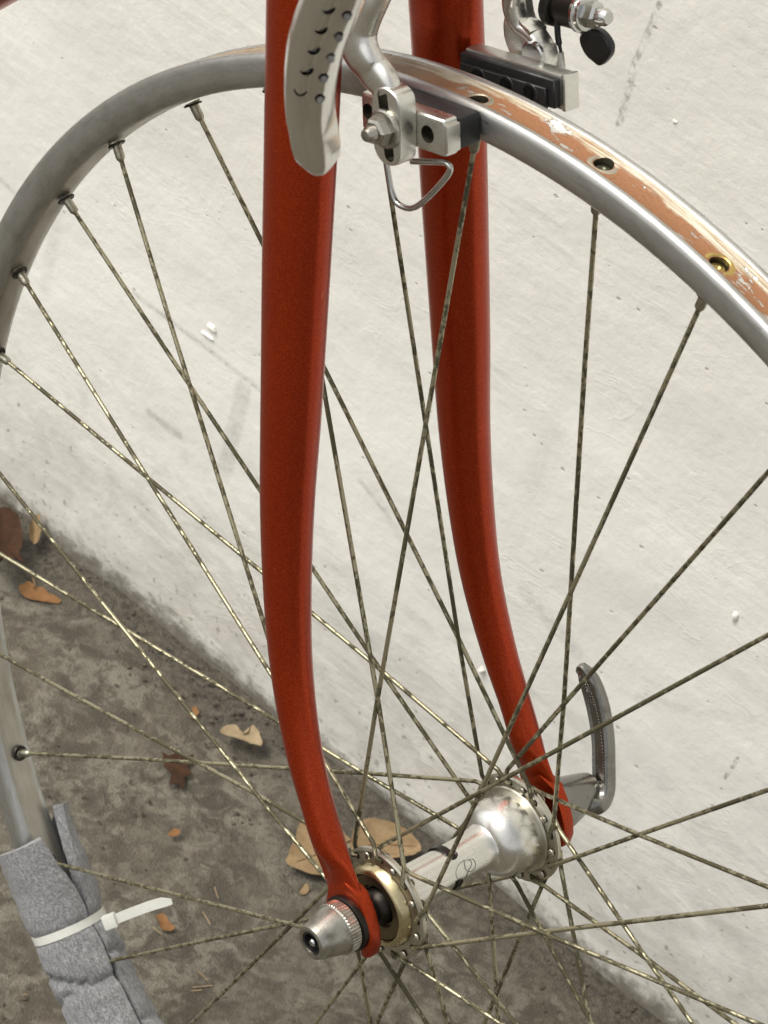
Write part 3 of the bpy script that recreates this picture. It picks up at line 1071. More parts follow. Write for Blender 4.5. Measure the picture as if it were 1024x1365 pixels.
# quick release ------------------------------------------------------
def build_skewer():
    part(lathe('axle', [(-0.053, 0.0), (-0.053, 0.0045), (0.053, 0.0045), (0.053, 0.0)], (0, 0, 0), Y, MAT['black_steel'], None, 24))
    a = -Y
    nut = lathe('quick_release_nut', [(0.0555, 0.0), (0.0555, 0.0096), (0.0560, 0.0101), (0.0602, 0.0100), (0.0606, 0.0096), (0.0615, 0.0095), (0.0712, 0.0070), (0.0721, 0.0066), (0.0724, 0.0059),
                                      (0.0721, 0.0047), (0.0685, 0.0042), (0.0690, 0.0)], (0, 0, 0), a, MAT['worn_chrome'], None, 56, 28)
    part(nut)
    tag(nut, 'conical silver nut with a knurled base and a dark hollow tip')
    # knurled ridge ring
    V, F = [], []
    n = 96
    for s, k in ((0.0557, 0), (0.0561, 1), (0.0600, 1), (0.0604, 0)):
        for i in range(n):
            t = 2 * PI * i / n
            r = 0.0098 + k * (0.00055 if i % 2 else 0.00005)
            V.append(Vector((r * math.cos(t), -s, r * math.sin(t))))
    for q in range(3):
        for i in range(n):
            j = (i + 1) % n
            F.append((q * n + i, q * n + j, (q + 1) * n + j, (q + 1) * n + i))
    mesh_obj('knurled_ring', V, F, MAT['worn_chrome'], nut, sharp=20)
    lathe('nut_recess', [(0.0683, 0.0), (0.0683, 0.0044), (0.0717, 0.0046), (0.0719, 0.0038), (0.0695, 0.0034), (0.0695, 0.0)], (0, 0, 0), a, MAT['black'], nut, 32)
    lathe('skewer_tip', [(0.0690, 0.0), (0.0690, 0.0015), (0.0714, 0.0015), (0.0720, 0.0010), (0.0722, 0.0)], (0, 0, 0), a, MAT['chrome'], nut, 20)
    lathe('washer', [(0.0530, 0.0), (0.0530, 0.0108), (0.0534, 0.0112), (0.0552, 0.0112), (0.0556, 0.0106), (0.0556, 0.0)], (0, 0, 0), a, MAT['black_steel'], nut, 48)
    # lever on the far side
    body = lathe('quick_release_body', [(0.0530, 0.0), (0.0530, 0.0106), (0.0545, 0.0108), (0.0590, 0.0102), (0.0650, 0.0088), (0.0710, 0.0072), (0.0745, 0.0060), (0.0752, 0.0)], (0, 0, 0), Y, MAT['dark_chrome'], None, 48, 30)
    part(body)
    pts = [(775, 1066, .066), (789, 1073, .069), (800, 1069, .073), (805, 1052, .077), (805, 1020, .080), (804, 985, .082), (799, 950, .083), (791, 920, .083), (782, 899, .082), (771, 887, .081)]
    path = smooth_path([at(u, v, y) for u, v, y in pts], 5)
    wid = [0.0028, 0.0037, 0.0042, 0.0044, 0.0045, 0.0047, 0.0050, 0.0052, 0.0050, 0.0034]
    npt = len(path)

    def sec(i, t):
        x = t * (len(wid) - 1)
        w = interp(x, list(range(len(wid))), wid)
        th = interp(t, [0, 0.2, 0.5, 0.9, 1], [0.0034, 0.0040, 0.0036, 0.0030, 0.0018])
        if i == npt - 1:
            w, th = w * 0.5, th * 0.5
        out = []
        for q in range(20):
            a_ = 2 * PI * q / 20
            ca, sa = math.cos(a_), math.sin(a_)
            # flattened, with a shallow channel on the inner (viewer's) face
            x_ = w * math.copysign(abs(ca) ** 0.6, ca)
            z_ = th * math.copysign(abs(sa) ** 0.7, sa)
            if t > 0.25 and sa < -0.5 and abs(ca) < 0.55:
                z_ += 0.0011
            out.append((x_, z_))
        return out
    V, F, uv = sweep_data(path, sec, Vector((0.66, 0.0, -0.10)))
    lev = mesh_obj('quick_release_lever', V, F, MAT['dark_chrome'], None, sharp=35)
    part(lev)
    tag(lev, 'curved chrome quick release lever standing upright by the wall')
    # row of beads and worn relief strokes along the lever's channel
    for i in range(int(npt * 0.50), int(npt * 0.93)):
        pass
    bm = bmesh.new()
    for q in range(34):
        t = 0.40 + 0.46 * q / 33
        i = t * (npt - 1)
        i0 = int(i)
        p = path[i0].lerp(path[min(i0 + 1, npt - 1)], i - i0)
        d = (path[min(i0 + 1, npt - 1)] - path[i0]).normalized()
        rf = Vector((0.66, 0, -0.10))
        e1 = (rf - d * rf.dot(d)).normalized()
        e2 = d.cross(e1)
        c = p + e1 * 0.0026 - e2 * 0.0034 * (1 if e2.y > 0 else -1)
        bmesh.ops.create_icosphere(bm, subdivisions=1, radius=0.00042, matrix=Matrix.Translation(c))
        if q % 4 != 3 and q > 20:
            c2 = p - e1 * 0.0006 - e2 * 0.0026 * (1 if e2.y > 0 else -1)
            mm = Matrix.Translation(c2) @ Matrix((e1, e2, d)).transposed().to_4x4() @ Matrix.Rotation(0.6, 4, 'Y') @ Matrix.Diagonal((0.0016, 0.0003, 0.0003, 1))
            bmesh.ops.create_icosphere(bm, subdivisions=1, radius=1.0, matrix=mm)
    o = bm_obj('lever_beading', bm, MAT['dark_chrome'], lev)
    o['kind'] = 'stuff'


build_skewer()


# fork ---------------------------------------------------------------
BZ = [0.008, 0.02, 0.04, 0.065, 0.095, 0.125, 0.16, 0.2, 0.25, 0.3, 0.35, 0.4]
BX = [-.0025, -.0067, -.0128, -.0196, -.0237, -.0237, -.0210, -.0155, -.0089, -.0022, .0040, .0102]


def blade_y(z):
    if z < 0.03:
        return 0.0507
    return 0.05165 + (z - 0.04) * (0.0307 - 0.05165) / 0.31 if z > 0.05 else 0.0510


def build_blade(side):
    path = smooth_path([(x, side * blade_y(z), z) for x, z in zip(BX, BZ)], 8)
    zs = [0.008, 0.014, 0.020, 0.026, 0.034, 0.045, 0.095, 0.125, 0.195, 0.25, 0.30, 0.36, 0.4]
    aa = [.0098, .0096, .0088, .0068, .0060, .0061, .0078, .0088, .0112, .0128, .0140, .0148, .0148]
    bb = [.0026, .0027, .0034, .0058, .0064, .0063, .0078, .0087, .0104, .0110, .0113, .0115, .0115]

    def sec(i, t):
        z = path[i].z
        a, b = interp(z, zs, aa), interp(z, zs, bb)
        n = 40
        return [(a * math.cos(2 * PI * q / n), b * math.sin(2 * PI * q / n)) for q in range(n)]
    V, F, uv = sweep_data(path, sec, X)
    bl = mesh_obj('fork_blade', V, F, MAT['red'], None, sharp=50)
    part(bl)
    # the tube end is scooped out on its outer side where it meets the dropout
    def ell(c, r, n=20):
        V_, F_ = lathe_data([(math.cos(PI * q / 10) * -1.0, math.sin(PI * q / 10) if 0 < q < 10 else 0.0) for q in range(11)], (0, 0, 0), Z, n)
        return [Vector((c[0] + v.x * r[0], c[1] + v.y * r[1], c[2] + v.z * r[2])) for v in V_], F_
    carve(bl, [ell((-0.0115, side * 0.0585, 0.0165), (0.0085, 0.0056, 0.0125))], None, 35)
    # dropout: forged end with an open slot, thickness along y
    y0 = side * 0.0507
    out = [(-.0095, .0135), (-.0125, .004), (-.0122, -.003), (-.0095, -.0095), (-.0060, -.0120), (-.0047, -.0115), (-.0047, 0.0), (-.0030, .0035), (0.0, .0048), (.0030, .0035),
           (.0047, 0.0), (.0047, -.0122), (.0062, -.0132), (.0092, -.0120), (.0112, -.0075), (.0116, -.001), (.0100, .0060), (.0068, .0135), (.0, .0170)]
    bm = bmesh.new()
    prism_bm(bm, [Vector((x, y0 - 0.0028, z)) for x, z in out], (0, 0.0056, 0), 0.0009, 2)
    bm_obj('dropout', bm, MAT['red'], bl, 40)
    return bl


tag(build_blade(-1), 'near red fork blade')
tag(build_blade(1), 'far red fork blade')


def build_crown():
    # crown, steerer end and down tube lie above the frame; the blades enter the crown's sockets
    bm = bmesh.new()
    box_bm(bm, (0.0075, 0, 0.382), (X, Y, Z), (0.017, 0.046, 0.016), 0.008, 3)
    part(bm_obj('fork_crown', bm, MAT['red']))
    part(tube('head_tube', [(0.0115, 0, 0.399), (0.020, 0, 0.47), (0.028, 0, 0.54)], 0.0175, MAT['red'], None, 32))
    a = at(-16, -40, 0.0)
    d = (at(40, -72.7, 0.0) - at(-40, -26, 0.0)).normalized()
    part(tube('down_tube', [a - d * 0.25, a - d * 0.1, a + d * 0.115], 0.0158, MAT['red'], None, 32))


build_crown()


# brake --------------------------------------------------------------
def stadium(cx, cz, w, h, n=10, tilt=0.0):
    pts = []
    for i in range(n + 1):
        t = PI * i / n
        pts.append((w * math.cos(t), h + w * math.sin(t)))
    for i in range(n + 1):
        t = PI + PI * i / n
        pts.append((w * math.cos(t), -h + w * math.sin(t)))
    c, s = math.cos(tilt), math.sin(tilt)
    return [(cx + x * c - z * s, cz + x * s + z * c) for x, z in pts]


def hexnut(origin, axis, r, h, dome=True):
    pr = [(0.0, 0.0), (0.0, r * 1.45), (0.0006, r * 1.5), (0.0014, r * 1.5), (0.0018, r * 1.4), (0.0018, 0.0)]
    return pr


def build_brake():
    # ---- near arm
    yf, yb = -0.0340, -0.0262
    face = [(495, 128), (499, 119), (507, 116), (517, 119), (526, 127), (531, 138), (532.5, 160), (533, 190), (532.5, 212), (528, 220), (521, 222), (512, 219.5), (504, 211), (498, 198), (495.5, 180), (494.5, 150)]
    P = smooth_path([at(u, v, yf) for u, v in face + face[:1]], 3)[:-1]
    bm = bmesh.new()
    prism_bm(bm, P, (0, yb - yf, 0), 0.0011, 3)
    plate = bm_obj('brake_arm', bm, MAT['alloy'], None, 35)
    c = at(514.5, 168, yf)
    cut = [[], []]
    st = stadium(c.x, c.z, 0.0023, 0.0098, 8, 0.03)
    V = [Vector((x, yf - 0.004, z)) for x, z in st] + [Vector((x, yb + 0.004, z)) for x, z in st]
    n = len(st)
    F = [tuple(range(n)), tuple(reversed(range(n, 2 * n)))] + [(i, (i + 1) % n, n + (i + 1) % n, n + i) for i in range(n)]
    carve(plate, [(V, F)], MAT['hole_dark'], 35)
    part(plate)
    tag(plate, 'near silver brake arm ending in a slotted plate')
    # upper limb of the arm, flowing out of the plate and up past the rim
    ym = -0.0300
    limb = [(517, 124, ym, .0056), (511, 109, ym, .0062), (498, 93, ym, .0070), (486, 77, ym - .001, .0074), (478, 58, ym - .001, .0074), (477, 38, ym - .0005, .0070), (483, 18, ym, .0066), (494, -4, ym + .001, .0066),
            (508, -30, ym + .004, .0066), (530, -70, ym + .013, .0070), (548, -105, ym + .026, .0080)]
    path = smooth_path([at(u, v, y) for u, v, y, _ in limb], 5)
    wid = [w for *_, w in limb]

    def sec(i, t):
        w = interp(t * (len(wid) - 1), list(range(len(wid))), wid)
        th = interp(t, [0, 0.15, 0.5, 1], [0.0036, 0.0043, 0.0046, 0.005])
        return [(w * math.copysign(abs(math.cos(q)) ** 0.7, math.cos(q)), th * math.copysign(abs(math.sin(q)) ** 0.8, math.sin(q))) for q in [2 * PI * k / 28 for k in range(28)]]
    V, F, uv = sweep_data(path, sec, X)
    mesh_obj('arm_limb', V, F, MAT['alloy'], plate, sharp=45)
    # pad bolt: washer, hex nut, domed tip
    c = at(515.5, 171, yf)
    a = -Y
    lathe('pad_washer', [(0.0, 0.0), (0.0, 0.0064), (0.0004, 0.0068), (0.0014, 0.0066), (0.0018, 0.0060), (0.0018, 0.0)], c, a, MAT['worn_chrome'], plate, 36)
    lathe('pad_nut', [(0.0016, 0.0), (0.0016, 0.0053), (0.0028, 0.0054), (0.0052, 0.0047), (0.0060, 0.0038), (0.0062, 0.0)], c, a, MAT['worn_chrome'], plate, 6, 15)
    lathe('bolt_tip', [(0.0054, 0.0), (0.0054, 0.0028), (0.0080, 0.0027), (0.0095, 0.0019), (0.0101, 0.0)], c, a, MAT['worn_chrome'], plate, 20)
    # ---- near pad: holder channel and rubber block
    P_tr, P_br, P_l = at(592, 161, -0.0262), at(592, 211, -0.0262), at(480, 122, -0.0262)
    tx = (P_tr - P_l)
    L = tx.length
    tx.normalize()
    tz = Vector((-tx.z, 0, tx.x))
    hgt = abs((P_tr - P_br).dot(tz))
    yo, ymid, yi = -0.0262, -0.0197, -0.0100
    mid = (P_tr + P_l) / 2 - tz * hgt / 2
    bm = bmesh.new()
    box_bm(bm, Vector((mid.x, (yo + ymid) / 2, mid.z)), (tx, Y, tz), (L / 2, abs(yo - ymid) / 2, hgt / 2), 0.0016, 3)
    hold = bm_obj('pad_holder', bm, MAT['alloy'], None, 35)
    c1 = at(570, 179, yo)
    c2 = at(491, 149, yo)
    cut = [lathe_data([(-0.004, 0), (-0.004, 0.0030), (0.0045, 0.0030), (0.0045, 0)], c1, Y, 24), lathe_data([(-0.004, 0), (-0.004, 0.0028), (0.0045, 0.0028), (0.0045, 0)], c2, Y, 24)]
    carve(hold, cut, MAT['hole_dark'], 35)
    part(hold)
    tag(hold, 'silver brake pad holder on the near side of the rim')
    bm = bmesh.new()
    cap = Vector((P_tr.x, 0, P_tr.z)) - tz * hgt / 2 + tx * 0.0004
    box_bm(bm, Vector((cap.x, (yo + ymid) / 2 - 0.0002, cap.z)), (tx, Y, tz), (0.0009, 0.0030, hgt / 2 - 0.0016), 0.0007, 2)
    bm_obj('end_plate', bm, MAT['alloy'], hold)
    bm = bmesh.new()
    box_bm(bm, Vector((mid.x, (ymid + yi) / 2, mid.z)) - tx * 0.0006, (tx, Y, tz), (L / 2 + 0.0006, abs(ymid - yi) / 2, hgt / 2 - 0.0010), 0.0012, 2)
    pad = bm_obj('brake_pad', bm, MAT['rubber'], hold)
    # wheel guide: a bent wire loop under the pad
    g = [(549, 215), (572, 215.5), (588, 216), (596, 218), (600, 223), (599, 230), (592, 240), (575, 259), (560, 272), (549, 277.5), (538, 276), (528, 269), (522, 255), (519, 240), (516, 222), (514, 210)]
    tube('wheel_guide', smooth_path([at(u, v, -0.0225) for u, v in g], 5), 0.00105, MAT['chrome'], hold, 10)
    # ---- far arm: the same plate mirrored, seen from its inner face
    yfi, yfo = 0.0335, 0.0415
    fp = [(688, 2), (679, 8), (673, 18), (670, 32), (671, 48), (675, 62), (682, 78), (690, 92), (700, 104), (712, 108), (722, 100), (723, 80), (720, 66), (713, 50), (703, 38), (694, 30), (690, 18)]
    P = smooth_path([at(u, v, yfi) for u, v in fp + fp[:1]], 3)[:-1]
    bm = bmesh.new()
    prism_bm(bm, P, (0, yfo - yfi, 0), 0.0010, 2)
    fa = bm_obj('brake_arm', bm, MAT['alloy'], None, 35)
    c = at(711, 66, yfi)
    st = stadium(c.x, c.z, 0.0026, 0.0050, 8, -0.3)
    V = [Vector((x, yfi - 0.004, z)) for x, z in st] + [Vector((x, yfo + 0.004, z)) for x, z in st]
    carve(fa, [(V, F_st(len(st)))], MAT['hole_dark'], 35)
    part(fa)
    tag(fa, 'far silver brake arm curling down to its pad')
    limb = [(728, 88, .0375, .0022), (727, 72, .0375, .0026), (721, 55, .0375, .0028), (708, 41, .0372, .0032), (695, 30, .0365, .0040), (687, 14, .035, .0052), (685, -4, .034, .0062), (688, -25, .031, .0064), (690, -60, .022, .0070), (680, -100, .006, .0080)]
    path = smooth_path([at(u, v, y) for u, v, y, _ in limb], 5)
    wid2 = [w for *_, w in limb]

    def sec2(i, t):
        w = interp(t * (len(wid2) - 1), list(range(len(wid2))), wid2)
        th = interp(t, [0, 0.3, 1], [0.0040, 0.0042, 0.005])
        return [(w * math.copysign(abs(math.cos(q)) ** 0.7, math.cos(q)), th * math.copysign(abs(math.sin(q)) ** 0.8, math.sin(q))) for q in [2 * PI * k / 24 for k in range(24)]]
    V, F, uv = sweep_data(path, sec2, X)
    mesh_obj('arm_limb', V, F, MAT['alloy'], fa, sharp=45)
    c = at(713, 74, yfi)
    lathe('pad_washer', [(0.0, 0.0), (0.0, 0.0052), (0.0012, 0.0052), (0.0016, 0.0046), (0.0016, 0.0)], c, -Y, MAT['chrome'], fa, 32)
    # ---- far pad
    A, Bq, Cq = at(743, 104, 0.0242), at(743, 145, 0.0242), at(617, 66, 0.0242)
    tx = (A - Cq)
    L = tx.length
    tx.normalize()
    tz = Vector((-tx.z, 0, tx.x))
    hgt = abs((A - Bq).dot(tz)) * 1.02
    mid = (A + Cq) / 2 - tz * hgt / 2
    bm = bmesh.new()
    box_bm(bm, Vector((mid.x, 0.0287, mid.z)) + tx * 0.0006, (tx, Y, tz), (L / 2 + 0.0006, 0.0033, hgt / 2 + 0.0005), 0.0008, 2)
    hold = bm_obj('pad_holder', bm, MAT['alloy_dull'], None, 35)
    part(hold)
    tag(hold, 'grey brake pad holder on the far side of the rim')
    bm = bmesh.new()
    e = Vector((A.x, 0.0287, A.z)) - tz * hgt / 2 + tx * 0.0014
    box_bm(bm, e, (tx, Y, tz), (0.0010, 0.0034, hgt / 2 + 0.0009), 0.0008, 2)
    bm_obj('end_plate', bm, MAT['alloy'], hold)
    bm = bmesh.new()
    box_bm(bm, Vector((mid.x, 0.0242, mid.z)), (tx, Y, tz), (L / 2, 0.0016, hgt / 2 - 0.0004), 0.0005, 1)
    box_bm(bm, Vector((mid.x, 0.0222, mid.z)) - tz * hgt * 0.16 - tx * 0.001, (tx, Y, tz), (L / 2 - 0.002, 0.0008, hgt * 0.33), 0.0003, 1)
    pad = bm_obj('brake_pad', bm, MAT['rubber'], hold)
    for f in (-0.28, 0.02, 0.27):
        lathe('pad_stud', [(0.0, 0.0), (0.0, 0.0040), (0.00025, 0.0038), (0.00025, 0.0030), (-0.0002, 0.0028), (-0.0002, 0.0)], Vector((mid.x, 0.0214, mid.z)) + tx * L * f - tz * hgt * 0.16, -Y, MAT['rubber'], hold, 24)
    # ---- cable anchor in front of the far arm
    o = at(733, 9, 0.047)
    a = X
    an = lathe('cable_anchor', [(0.0, 0.0), (0.0, 0.0056), (0.0006, 0.0062), (0.0034, 0.0062), (0.0040, 0.0054), (0.0042, 0.0044), (0.0070, 0.0044), (0.0074, 0.0056), (0.0145, 0.0060), (0.0150, 0.0)], o, a, MAT['black_steel'], None, 36, 30)
    part(an)
    tag(an, 'dark cable anchor bolt with a silver nut and a black rubber tab')
    lathe('anchor_washer', [(0.0150, 0.0), (0.0150, 0.0066), (0.0154, 0.0069), (0.0164, 0.0068), (0.0166, 0.0060), (0.0168, 0.0059), (0.0182, 0.0058), (0.0184, 0.0050), (0.0184, 0.0)], o, a, MAT['chrome'], an, 40, 30)
    lathe('anchor_nut', [(0.0180, 0.0), (0.0180, 0.0046), (0.0225, 0.0045), (0.0235, 0.0036), (0.0236, 0.0)], o, a, MAT['chrome'], an, 6, 15)
    lathe('bolt_tip', [(0.0225, 0.0), (0.0225, 0.0031), (0.0262, 0.0030), (0.0276, 0.0022), (0.0282, 0.0)], o, a, MAT['chrome'], an, 20, 30)
    tab = [(776, 42), (771, 50), (773, 62), (780, 75), (789, 83), (797, 88.5), (804, 84), (811, 74), (812, 62), (806, 50), (797, 41), (786, 38)]
    P = smooth_path([at(u, v, 0.050) for u, v in tab + tab[:1]], 3)[:-1]
    bm = bmesh.new()
    prism_bm(bm, P, (0, 0.0035, 0), 0.0012, 3)
    bm_obj('release_tab', bm, MAT['black'], an)
    tube('brake_cable', smooth_path([at(744, 8, 0.044), at(743, 30, 0.044), at(744, 50, 0.044), at(748, 70, 0.0435), at(751, 92, 0.043)], 5), lambda t: 0.0011 if t < 0.62 else 0.0006, MAT['black'], an, 10)
    lathe('cable_end', [(0.0, 0.0), (0.0, 0.0020), (0.0055, 0.0019), (0.0058, 0.0)], at(744, 70, 0.0425), Vector((0.1, 0, -1)), MAT['alloy_dull'], an, 14)


def F_st(n):
    return [tuple(range(n)), tuple(reversed(range(n, 2 * n)))] + [(i, (i + 1) % n, n + (i + 1) % n, n + i) for i in range(n)]


build_brake()


def build_lever():
    # a hollow-backed blade: shallow-grooved front between two sloping flanks, rounded tip
    yl = -0.165
    scale = 1 / 5020.0
    ctr = [(478, -75), (462, -40), (446, 0), (433, 32), (423, 62), (417, 92), (414, 120), (413.5, 145), (415, 165), (418, 182), (420, 195), (421.5, 204), (422.7, 212), (423.6, 219), (424.2, 224.5), (424.5, 228)]
    half = [38, 38, 38, 37.5, 36, 34.5, 33.5, 33, 33, 33, 33, 32.8, 31.6, 28.5, 23, 13]
    zpl = lambda v: yl + 0.00009 * (v - 100)
    ctr = [(u, v - 9 * max(0.0, min(1.0, (v - 20) / 160))) for u, v in ctr]
    path = smooth_path([at(u, v, zpl(v)) for u, v in ctr], 4)
    wref = (CR.transposed() @ Vector((0.985, 0.0, 0.14))).normalized()

    def sec(i, t):
        w = interp(i / 4.0, list(range(len(half))), half)
        k = (w / 33.0) if w < 33 else 1.0
        w *= scale
        d = 0.0066 * (0.25 + 0.75 * k ** 0.8) if k < 1 else 0.0066
        fl = interp(i / 4.0, [0, 6, 9, 11, 15], [1.0, 1.0, 0.72, 0.5, 0.25])          # the flat front narrows towards the tip
        gr = interp(i / 4.0, [0, 7.5, 10.5], [1.0, 1.0, 0.0])  # shallow groove added so the front reflects a dark and a bright band
        A, B = -0.52 * fl, 0.34 * fl
        prof = [(-1.0, -0.45), (-1.0, 0.02), (-0.985, 0.16)]
        for q in range(1, 8):
            u = q / 8
            prof.append((-0.985 + (A + 0.985) * u, 0.16 + 0.80 * (1 - (1 - u) ** 1.55)))
        prof += [(A, 0.965), (A + (B - A) * 0.14, 0.95), (A + (B - A) * 0.32, 0.96 - 0.08 * gr), (A + (B - A) * 0.5, 0.96 - 0.11 * gr), (A + (B - A) * 0.68, 0.96 - 0.08 * gr), (A + (B - A) * 0.86, 0.96), (B, 0.965)]
        for q in range(7, 0, -1):
            u = q / 8
            prof.append((0.985 - (0.985 - B) * u, 0.16 + 0.80 * (1 - (1 - u) ** 1.55)))
        prof += [(0.985, 0.16), (1.0, 0.02), (1.0, -0.45), (0.8, -0.5), (0.0, -0.5), (-0.8, -0.5)]
        return [(a * w, b * d) for a, b in prof]
    V, F, uv = sweep_data(path, sec, wref)
    lev = mesh_obj('brake_lever', V, F, MAT['lever_alloy'], None, sharp=60)
    # two rows of drilled, countersunk holes
    cut = []
    rows = [[(438, 10), (428, 37), (418, 64.5), (409, 92), (401, 119.5)], [(463, 23), (452, 51), (441.5, 79), (432, 106), (427, 133.5)]]
    for ri, row in enumerate(rows):
        for u, v in row:
            d = ray(u, v).normalized()
            front = at(u, v, zpl(v)) - d * (0.0062 if ri == 0 else 0.0064)
            cut.append(lathe_data([(-0.006, 0), (-0.006, 0.0018), (0.0, 0.00150), (0.0009, 0.00095), (0.0068, 0.00095), (0.0068, 0.0)], front, d, 24))
    carve(lev, cut, MAT['dark_chrome'], 50)
    part(lev)
    tag(lev, 'silver brake lever with two rows of drilled holes')


build_lever()

BIKE_ROOT.matrix_world = Matrix.Identity(4)
for o in PARTS:
    o.parent = BIKE_ROOT
    o.matrix_parent_inverse = Matrix.Identity(4)
    o.matrix_local = BIKE


# ------------------------------------------------------------------ foam wrap and cable tie on the rim
def foam_sec(phi, n=30):
    """section angles from one lip of the slit round the outside to the other; returns (y, r) of outer and inner skin."""
    return n


def place(o):
    o.matrix_world = BIKE
    return o


def build_foam():
    d2r = math.radians
    TIE = d2r(206.9)
    n_phi, n_s = 150, 46
    p0, p1 = 196.2, 268.0
    V, F, uv = [], [], []
    rows = []
    for i in range(n_phi):
        ph_d = p0 + (p1 - p0) * (i / (n_phi - 1))
        row = []
        for j in range(n_s):
            t = j / (n_s - 1)
            # the end is torn at a slant: near lip (t=0) starts later than the far lip (t=1)
            lag = interp(t, [0, 0.30, 0.62, 0.82, 1.0], [2.0, 2.8, 4.2, 0.9, 0.0]) * max(0.0, 1 - (ph_d - p0) / 9.0)
            ph = d2r(ph_d + lag)
            gap = interp(ph_d, [196, 199.5, 203, 206.8, 212, 240], [0.55, 0.36, 0.13, 0.03, 0.08, 0.10])
            # angle round the section: PI*1.5 faces the hub; slit there
            a0 = -PI / 2 + 0.16 - gap * 0.9
            a1 = -PI / 2 + 0.16 - 2 * PI + gap * 0.7
            ang = a0 + (a1 - a0) * t
            sq = 1.0 - 0.13 * math.exp(-((ph - TIE) / 0.0075) ** 2) - 0.05 * math.exp(-((ph - TIE) / 0.03) ** 2)
            lump = 0.0011 * noise.noise(Vector((ph * 14, ang * 1.3, 3))) + 0.0006 * noise.noise(Vector((ph * 60, ang * 4, 8)))
            for pc, wd, am, sh in ((211.2, 0.0050, 0.0036, 1.6), (213.0, 0.0045, 0.0032, -1.2), (217.5, 0.006, 0.0026, 0.8), (226, 0.007, 0.002, 0.5), (236, 0.008, 0.002, -0.5)):
                q = ph - d2r(pc) - 0.012 * sh * math.sin(ang * 1.5 + pc)
                lump -= am * math.exp(-(q / wd) ** 2) * (0.45 + 0.55 * math.sin(ang + pc))
            ry, rr = (0.0198 + lump) * sq, (0.0180 + lump) * sq
            lip = 0.0022 * math.exp(-(t / 0.05) ** 2) + 0.0016 * math.exp(-((1 - t) / 0.06) ** 2)
            row.append((ph, ry * math.cos(ang), 0.3100 + rr * math.sin(ang) - lip * 0.4, ang))
        rows.append(row)
    th = 0.0058
    for skin in (0, 1):
        for row in rows:
            for ph, y, r, ang in row:
                k = 0.0 if skin == 0 else th
                V.append(pol(r - k * math.sin(ang) * 0.92, ph, y - k * math.cos(ang)))
    N = n_phi * n_s

    def quad(a, b, c, d, pts):
        F.append((a, b, c, d))
        for q in pts:
            uv.append(q)
    for s in (0, 1):
        for i in range(n_phi - 1):
            for j in range(n_s - 1):
                a = s * N + i * n_s + j
                q = [(i * 0.0028, j * 0.0021), (i * 0.0028, (j + 1) * 0.0021), ((i + 1) * 0.0028, (j + 1) * 0.0021), ((i + 1) * 0.0028, j * 0.0021)]
                quad(a, a + 1, a + n_s + 1, a + n_s, q)
    for i in range(n_phi - 1):
        for j in (0, n_s - 1):
            a = i * n_s + j
            quad(a, a + n_s, N + a + n_s, N + a, [(i * 0.0028, 0), ((i + 1) * 0.0028, 0), ((i + 1) * 0.0028, 0.004), (i * 0.0028, 0.004)])
    for j in range(n_s - 1):
        for i in (0, n_phi - 1):
            a = i * n_s + j
            quad(a, a + 1, N + a + 1, N + a, [(0, j * 0.0021), (0, (j + 1) * 0.0021), (0.004, (j + 1) * 0.0021), (0.004, j * 0.0021)])
    o = wire('foam_wrap', V, F, uv, MAT['foam'], None)
    place(o)
    tag(o, 'split grey foam sleeve wrapped round the bare rim, wrinkled, tied with a white strap', 'foam padding')
    # cable tie
    P = []
    for k in range(49):
        ang = 2 * PI * k / 48
        P.append(pol(0.3100 + 0.0163 * math.sin(ang), TIE, 0.0179 * math.cos(ang)))
    tan = Vector((-math.sin(TIE), 0, math.cos(TIE)))
    V2, F2, _ = sweep_data(P[:-1] + [P[-1]], lambda i, t: [(-0.0020, -0.0005), (0.0020, -0.0005), (0.0020, 0.0005), (-0.0020, 0.0005)], tan)
    band = mesh_obj('cable_tie', V2, F2, MAT['zip'])
    place(band)
    tag(band, 'milky white cable tie cinched round the grey foam, its tail sticking out', 'cable tie')
    return TIE


TIE = build_foam()


def build_tie_head():
    band = bpy.data.objects['cable_tie']
    inn = -pol(1, TIE, 0)
    tan = Vector((-math.sin(TIE), 0, math.cos(TIE)))
    c = at(147, 1228, 0.0080)
    tail_end = at(229, 1200, 0.0300)
    d = (tail_end - c).normalized()
    e2 = (tan - d * tan.dot(d)).normalized()
    e3 = d.cross(e2)
    bm = bmesh.new()
    box_bm(bm, c, (d, e2, e3), (0.0032, 0.0034, 0.0026), 0.0008, 2)
    bm_obj('tie_head', bm, MAT['zip'], band)
    path = smooth_path([c, c.lerp(tail_end, 0.35) + Vector((0, 0, 0.0006)), c.lerp(tail_end, 0.7) + Vector((0, 0, 0.0008)), tail_end], 6)
    n = len(path)
    V, F, _ = sweep_data(path, lambda i, t: [(-0.0023 * (1 - 0.75 * max(0, t - 0.86) / 0.14), -0.0006), (0.0023 * (1 - 0.2 * max(0, t - 0.86) / 0.14), -0.0006), (0.0023 * (1 - 0.2 * max(0, t - 0.86) / 0.14), 0.0006), (-0.0023 * (1 - 0.75 * max(0, t - 0.86) / 0.14), 0.0006)], tan)
    mesh_obj('tie_tail', V, F, MAT['zip'], band)


build_tie_head()


# ------------------------------------------------------------------ leaves and litter
def leaf_mat(name, c1, c2, c3):
    n = NT(name)
    o = n.tc()
    a = n.noise(o, 120, 5, 0.6)
    b = n.noise(o, 700, 3, 0.6)
    c = n.mix(n.ramp(a, [(0.35, 0.0), (0.65, 1.0)]), c1, c2)
    c = n.mix(n.math('MULTIPLY', n.ramp(b, [(0.55, 0.0), (0.75, 1.0)]), 0.5), c, c3)
    n.set(Base_Color=c, Roughness=0.75, Normal=n.bump(b, 0.0005, 0.5))
    n.b.inputs['Specular IOR Level'].default_value = 0.15
    return n.m


